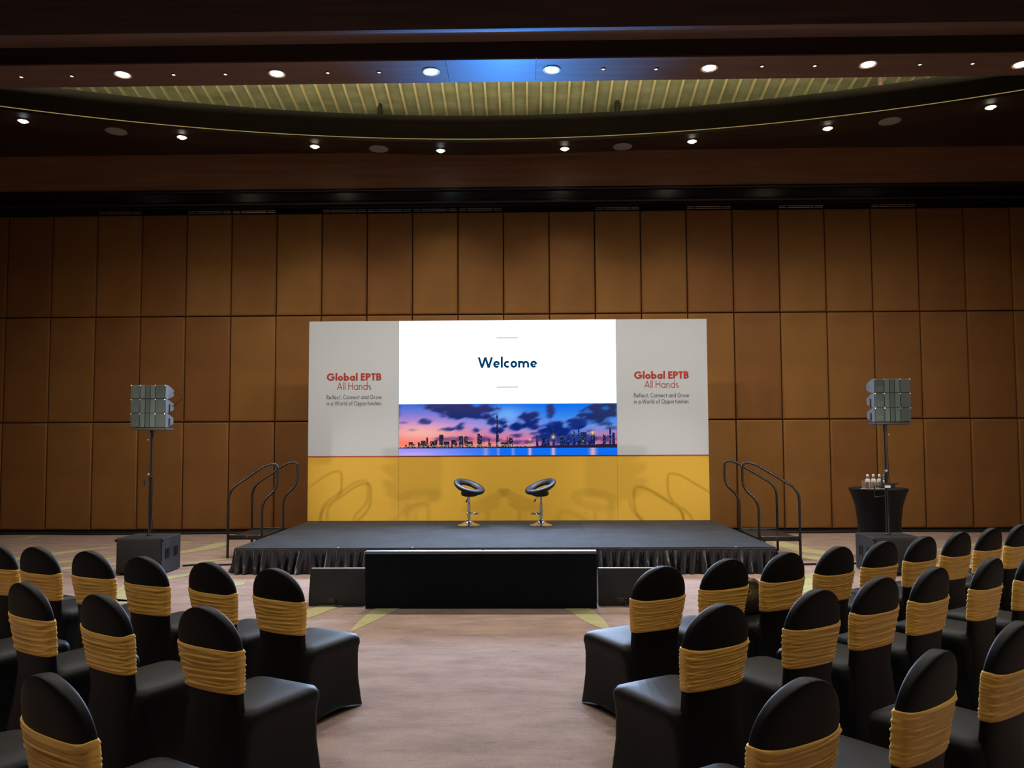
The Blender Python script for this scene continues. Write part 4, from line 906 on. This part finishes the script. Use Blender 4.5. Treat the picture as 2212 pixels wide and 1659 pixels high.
# ================================================================== CHAIRS
HC = 0.97
def hw_back(z):
    zz_ = [0.0, 0.20, 0.36, 0.45, 0.55, 0.64, 0.71, 0.775]; ww = [0.240, 0.214, 0.191, 0.179, 0.177, 0.188, 0.200, 0.206]
    if z <= 0.775: return float(np.interp(z, zz_, ww))
    q = min(1.0, (z - 0.775) / (HC - 0.775)); return 0.206 * (max(0.0, 1 - q ** 2.05)) ** 0.5
def y_back(z): return -0.238 - 0.055 * ((0.45 - z) / 0.45) ** 1.5 if z < 0.45 else -0.238 - 0.085 * ((z - 0.45) / 0.52) ** 1.25
def section(z, grow=0.0, n=40, th=0.036):
    hw = hw_back(z) + grow; q = max(0.0, (z - 0.90) / 0.07); t = (th + grow) * (1 - 0.25 * q * q); e = 2 / 3.6
    out = []
    for j in range(n):
        a = 2 * PI * j / n; c, s = math.cos(a), math.sin(a)
        sx = math.copysign(abs(c) ** e, c); sy = math.copysign(abs(s) ** e, s)
        xx = sx * hw; bow = -0.014 * (1 - (xx / 0.2) ** 2)            # back slightly bowed
        out.append((xx, y_back(z) + sy * min(t, hw + 0.004) + bow, z))
    return out
zl = [0.004, 0.10, 0.20, 0.30, 0.38, 0.44, 0.50, 0.58, 0.66, 0.74, 0.775] + [0.775 + 0.195 * math.sin(a) for a in np.linspace(0.12, PI / 2 - 0.03, 18)]
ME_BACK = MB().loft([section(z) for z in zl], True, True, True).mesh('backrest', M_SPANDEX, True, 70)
def rrect(hx, y0, y1, r, n=10):
    out = []; yc, hy = (y0 + y1) / 2, (y1 - y0) / 2
    for cx, cy, a0 in ((hx - r, hy - r, 0), (-hx + r, hy - r, 90), (-hx + r, -hy + r, 180), (hx - r, -hy + r, 270)):
        for k in range(n):
            a = math.radians(a0 + 90 * k / (n - 1)); out.append((cx + r * math.cos(a), yc + cy + r * math.sin(a)))
    # subdivide the straight sides
    res = []
    for i in range(len(out)):
        p, q = out[i], out[(i + 1) % len(out)]; res.append(p)
        if i % n == n - 1:
            for k in range(1, 6): res.append((p[0] + (q[0] - p[0]) * k / 6, p[1] + (q[1] - p[1]) * k / 6))
    return res
def seat_rings():
    rings = []
    for z, hx, y0, y1, r in [(0.0, 0.238, -0.315, 0.268, 0.035), (0.06, 0.232, -0.303, 0.262, 0.035), (0.20, 0.222, -0.283, 0.250, 0.04), (0.34, 0.221, -0.268, 0.250, 0.045), (0.385, 0.224, -0.262, 0.256, 0.05),
                             (0.415, 0.231, -0.255, 0.264, 0.055), (0.445, 0.230, -0.25, 0.262, 0.06), (0.466, 0.218, -0.245, 0.250, 0.06), (0.480, 0.185, -0.23, 0.215, 0.06), (0.487, 0.12, -0.17, 0.14, 0.05), (0.490, 0.04, -0.05, 0.04, 0.02)]:
        pr_ = rrect(hx, y0, y1, r); ring = []
        for x, y in pr_:
            zz_ = z; yc, hy = (y0 + y1) / 2, (y1 - y0) / 2
            u, v = abs(x) / hx, abs(y - yc) / hy
            if z < 0.02: zz_ = 0.05 * (1 - min(u, v) ** 2) ** 1.0 * (1 if min(u, v) < 1 else 0)
            sag = 0.0
            if 0.05 < z < 0.36: sag = 0.012 * (1 - min(u, v) ** 2) * math.sin(PI * z / 0.40)
            ring.append((x * (1 - sag / hx), yc + (y - yc) * (1 - sag / hy), zz_))
        rings.append(ring)
    return rings
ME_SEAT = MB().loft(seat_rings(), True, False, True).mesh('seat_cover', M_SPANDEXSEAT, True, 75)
def sash_mesh(seed):
    r = random.Random(seed); nA, nV = 108, 44; rows = []
    tl, bl = r.uniform(-0.004, 0.004) - (0.010 if seed < 3 else -0.002), r.uniform(-0.004, 0.004) - (0.006 if seed < 3 else 0)
    dip = r.uniform(-0.004, 0.016)
    comps = []
    for k in range(9):
        comps.append((r.uniform(2.0, 7.0), r.uniform(0, 2 * PI), r.uniform(-0.9, 0.9), r.randint(1, 3), r.uniform(0, 2 * PI), r.uniform(0, 2 * PI), r.uniform(0.5, 1.0)))
    for i in range(nV + 1):
        v = i / nV; row = []
        for j in range(nA):
            a = 2 * PI * j / nA; c, s = math.cos(a), math.sin(a)
            z = 0.566 + bl * c + v * (0.212 + (tl - bl) * c) + dip * v * abs(c) ** 6 * (1 if c > 0 else 0.5) - 0.010 * v * (1 - c * c) * (s < 0) * r_dip[seed % 6]
            d = 0.0
            for f, ph, sl, m_, p2, p3, am in comps:
                env = 0.35 + 0.65 * (0.5 + 0.5 * math.sin(m_ * a + p2)) ** 2
                sidef = 1.0 - 0.45 * abs(c) ** 6
                wv = math.sin(2 * PI * f * (v + 0.10 * sl * math.sin(a + p3) + 0.03 * math.sin(2 * a + ph)) + ph)
                d += am * env * sidef * (1 - wv * wv) ** 2.5
            d *= 0.0036
            edge = min(1.0, min(v, 1 - v) / 0.05)
            grow = 0.003 + d * (0.25 + 0.75 * edge)
            hw = hw_back(z) + grow; t = 0.036 + grow; e = 2 / 3.6
            sx = math.copysign(abs(c) ** e, c); sy = math.copysign(abs(s) ** e, s); xx = sx * hw
            row.append((xx, y_back(z) + sy * t - 0.014 * (1 - (xx / 0.2) ** 2), z))
        rows.append(row)
    # turn the hems inwards
    def inward(row, dz):
        return [(x * 0.965, y + (0.010 if (y - y_back(z)) < 0 else -0.010), z + dz) for x, y, z in row]
    rows = [inward(rows[0], 0.003)] + rows + [inward(rows[-1], -0.003)]
    return MB().loft(rows, True).mesh('sash', M_SASH, True, 180)
r_dip = [0.0, 1.0, 0.4, 1.6, 0.7, 1.2]
SASHES = [sash_mesh(s) for s in range(6)]
def chair(apex, yaw, label, group, sash=0, z_apex=HC):
    p = atZ(apex[0], apex[1], z_apex)
    R_ = Matrix.Rotation(yaw, 3, 'Z'); off = R_ @ Vector((0, y_back(HC) - 0.014, 0))
    t = thing('banquet_chair', label, 'chair', (p.x - off.x, p.y - off.y, 0), yaw, group)
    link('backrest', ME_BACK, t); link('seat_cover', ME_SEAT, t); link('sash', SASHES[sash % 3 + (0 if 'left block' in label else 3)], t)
    return t
rd = math.radians
def px_of(v):
    d = Vector(v) - EYE; return (CX + F_PX * d.dot(RT) / d.dot(FW), CY - F_PX * d.dot(UP) / d.dot(FW))
fr = []
for i in range(9):
    x, y = px_of((0.85 + 0.468 * i + 0.06 * math.sin(PI * i / 8), 5.0 + 0.306 * i, HC)); fr.append((x, y, 29 + 0.7 * i))
rows = [
    ('front row', 'left', [(590, 1228, -27), (447, 1214, -26), (305, 1202, -24), (190, 1190, -22), (76, 1181, -21), (-14, 1174, -21)]),
    ('second row', 'left', [(437, 1310, -27), (213, 1283, -30), (50, 1258, -30), (-95, 1240, -28)]),
    ('third row', 'left', [(98, 1457, -31), (-240, 1405, -31)]),
    ('front row', 'right', fr),
    ('second row', 'right', [(1560, 1305, 31), (1770, 1273, 32), (1905, 1246, 33), (2022, 1225, 36), (2145, 1205, 38), (2240, 1190, 36)]),
    ('third row', 'right', [(1742, 1467, 32), (2026, 1405, 39), (2205, 1343, 36)]),
]
k = 0; chairs = {}
for row, block, lst in rows:
    for i, (x, y, yaw) in enumerate(lst):
        lab = f'black chair with gold sash, {row} of the {block} block, ' + ('on the aisle' if i == 0 else f'{ORD[i]} from the aisle')
        chairs[(row, block, i)] = chair((x, y), rd(yaw), lab, f'{row} chairs of the {block} block', k); k += 1

# ---- handbag on a front-row seat
ch = chairs[('front row', 'right', 2)]
seat_top = ch.matrix_basis @ Vector((-0.06, 0.02, 0.4902))
bag = thing('handbag', 'dark brown leather handbag with gold zip on a front row seat', 'bag', seat_top, rd(27))
rings = []
for u in np.linspace(0, PI, 17):
    wx, z = 0.155 * math.cos(u), 0.005 + 0.25 * math.sin(u) ** 0.75
    rings.append((wx, z))
poly = [(0.155, 0.0)] + rings[1:-1] + [(-0.155, 0.0)]
def slab(poly, y0, y1, m, name, par, sc0=1.0):
    cz = 0.11
    f = lambda s_, y: [(x * s_, y, max(0.0, cz + (z - cz) * s_)) for x, z in poly]
    return MB().loft([f(0.86, y0), f(0.97, y0 + 0.018), f(1.0, y0 + 0.045), f(1.0, y1 - 0.045), f(0.97, y1 - 0.018), f(0.86, y1)], True, True, True).build(name, m, par, True, 60)
slab(poly, -0.075, 0.075, M_BAG, 'body', bag)
MB().tube([(x * 1.005, -0.03, z * 1.005 + 0.002) for x, z in rings[1:-1]], 0.0045, 8).build('zip', M_GOLD, bag, True)
MB().tube([(-0.03 + 0.016 * math.cos(a), -0.082, 0.17 + 0.016 * math.sin(a)) for a in np.linspace(0, 2 * PI, 18)[:-1]], 0.003, 8, closed=True).build('ring', M_GOLD, bag, True)
MB().box((-0.155, -0.05, 0.06), (-0.125, 0.03, 0.155), 0.01, 2).build('tan_tab', M_BAGTRIM, bag)
MB().tube(bez([(-0.11, -0.078, 0.15), (-0.08, -0.085, 0.215), (0.0, -0.08, 0.262), (0.08, -0.085, 0.215), (0.11, -0.078, 0.15)]), 0.006, 8).build('strap', M_BAGTRIM, bag, True)

# ---- cables lying on the floor
def cable(label, pts, r=0.009):
    P = [(p.x, p.y, r) for p in (atZ(x, y, 0) for x, y in pts)]
    tag(MB().tube(bez(P, 8), r, 8).build('floor_cable', M_CABLE, None, True), label, 'cable', 'cables on the floor')
cable('black cable on the carpet from the left subwoofer to the stage', [(394, 1224), (430, 1222), (470, 1222), (508, 1221)], 0.014)
cable('black cable on the carpet from the stage to the right subwoofer', [(1672, 1220), (1720, 1221), (1780, 1220), (1849, 1219)], 0.014)
cable('black cable along the foot of the panelled wall, left of the stage', [(-60, 1157), (60, 1155), (200, 1156), (340, 1155), (480, 1154), (640, 1153)], 0.02)
cable('black cable along the foot of the panelled wall, right of the stage', [(1560, 1151), (1700, 1152), (1840, 1151), (1990, 1149), (2120, 1150), (2240, 1148)], 0.02)
bpy.context.view_layer.update()
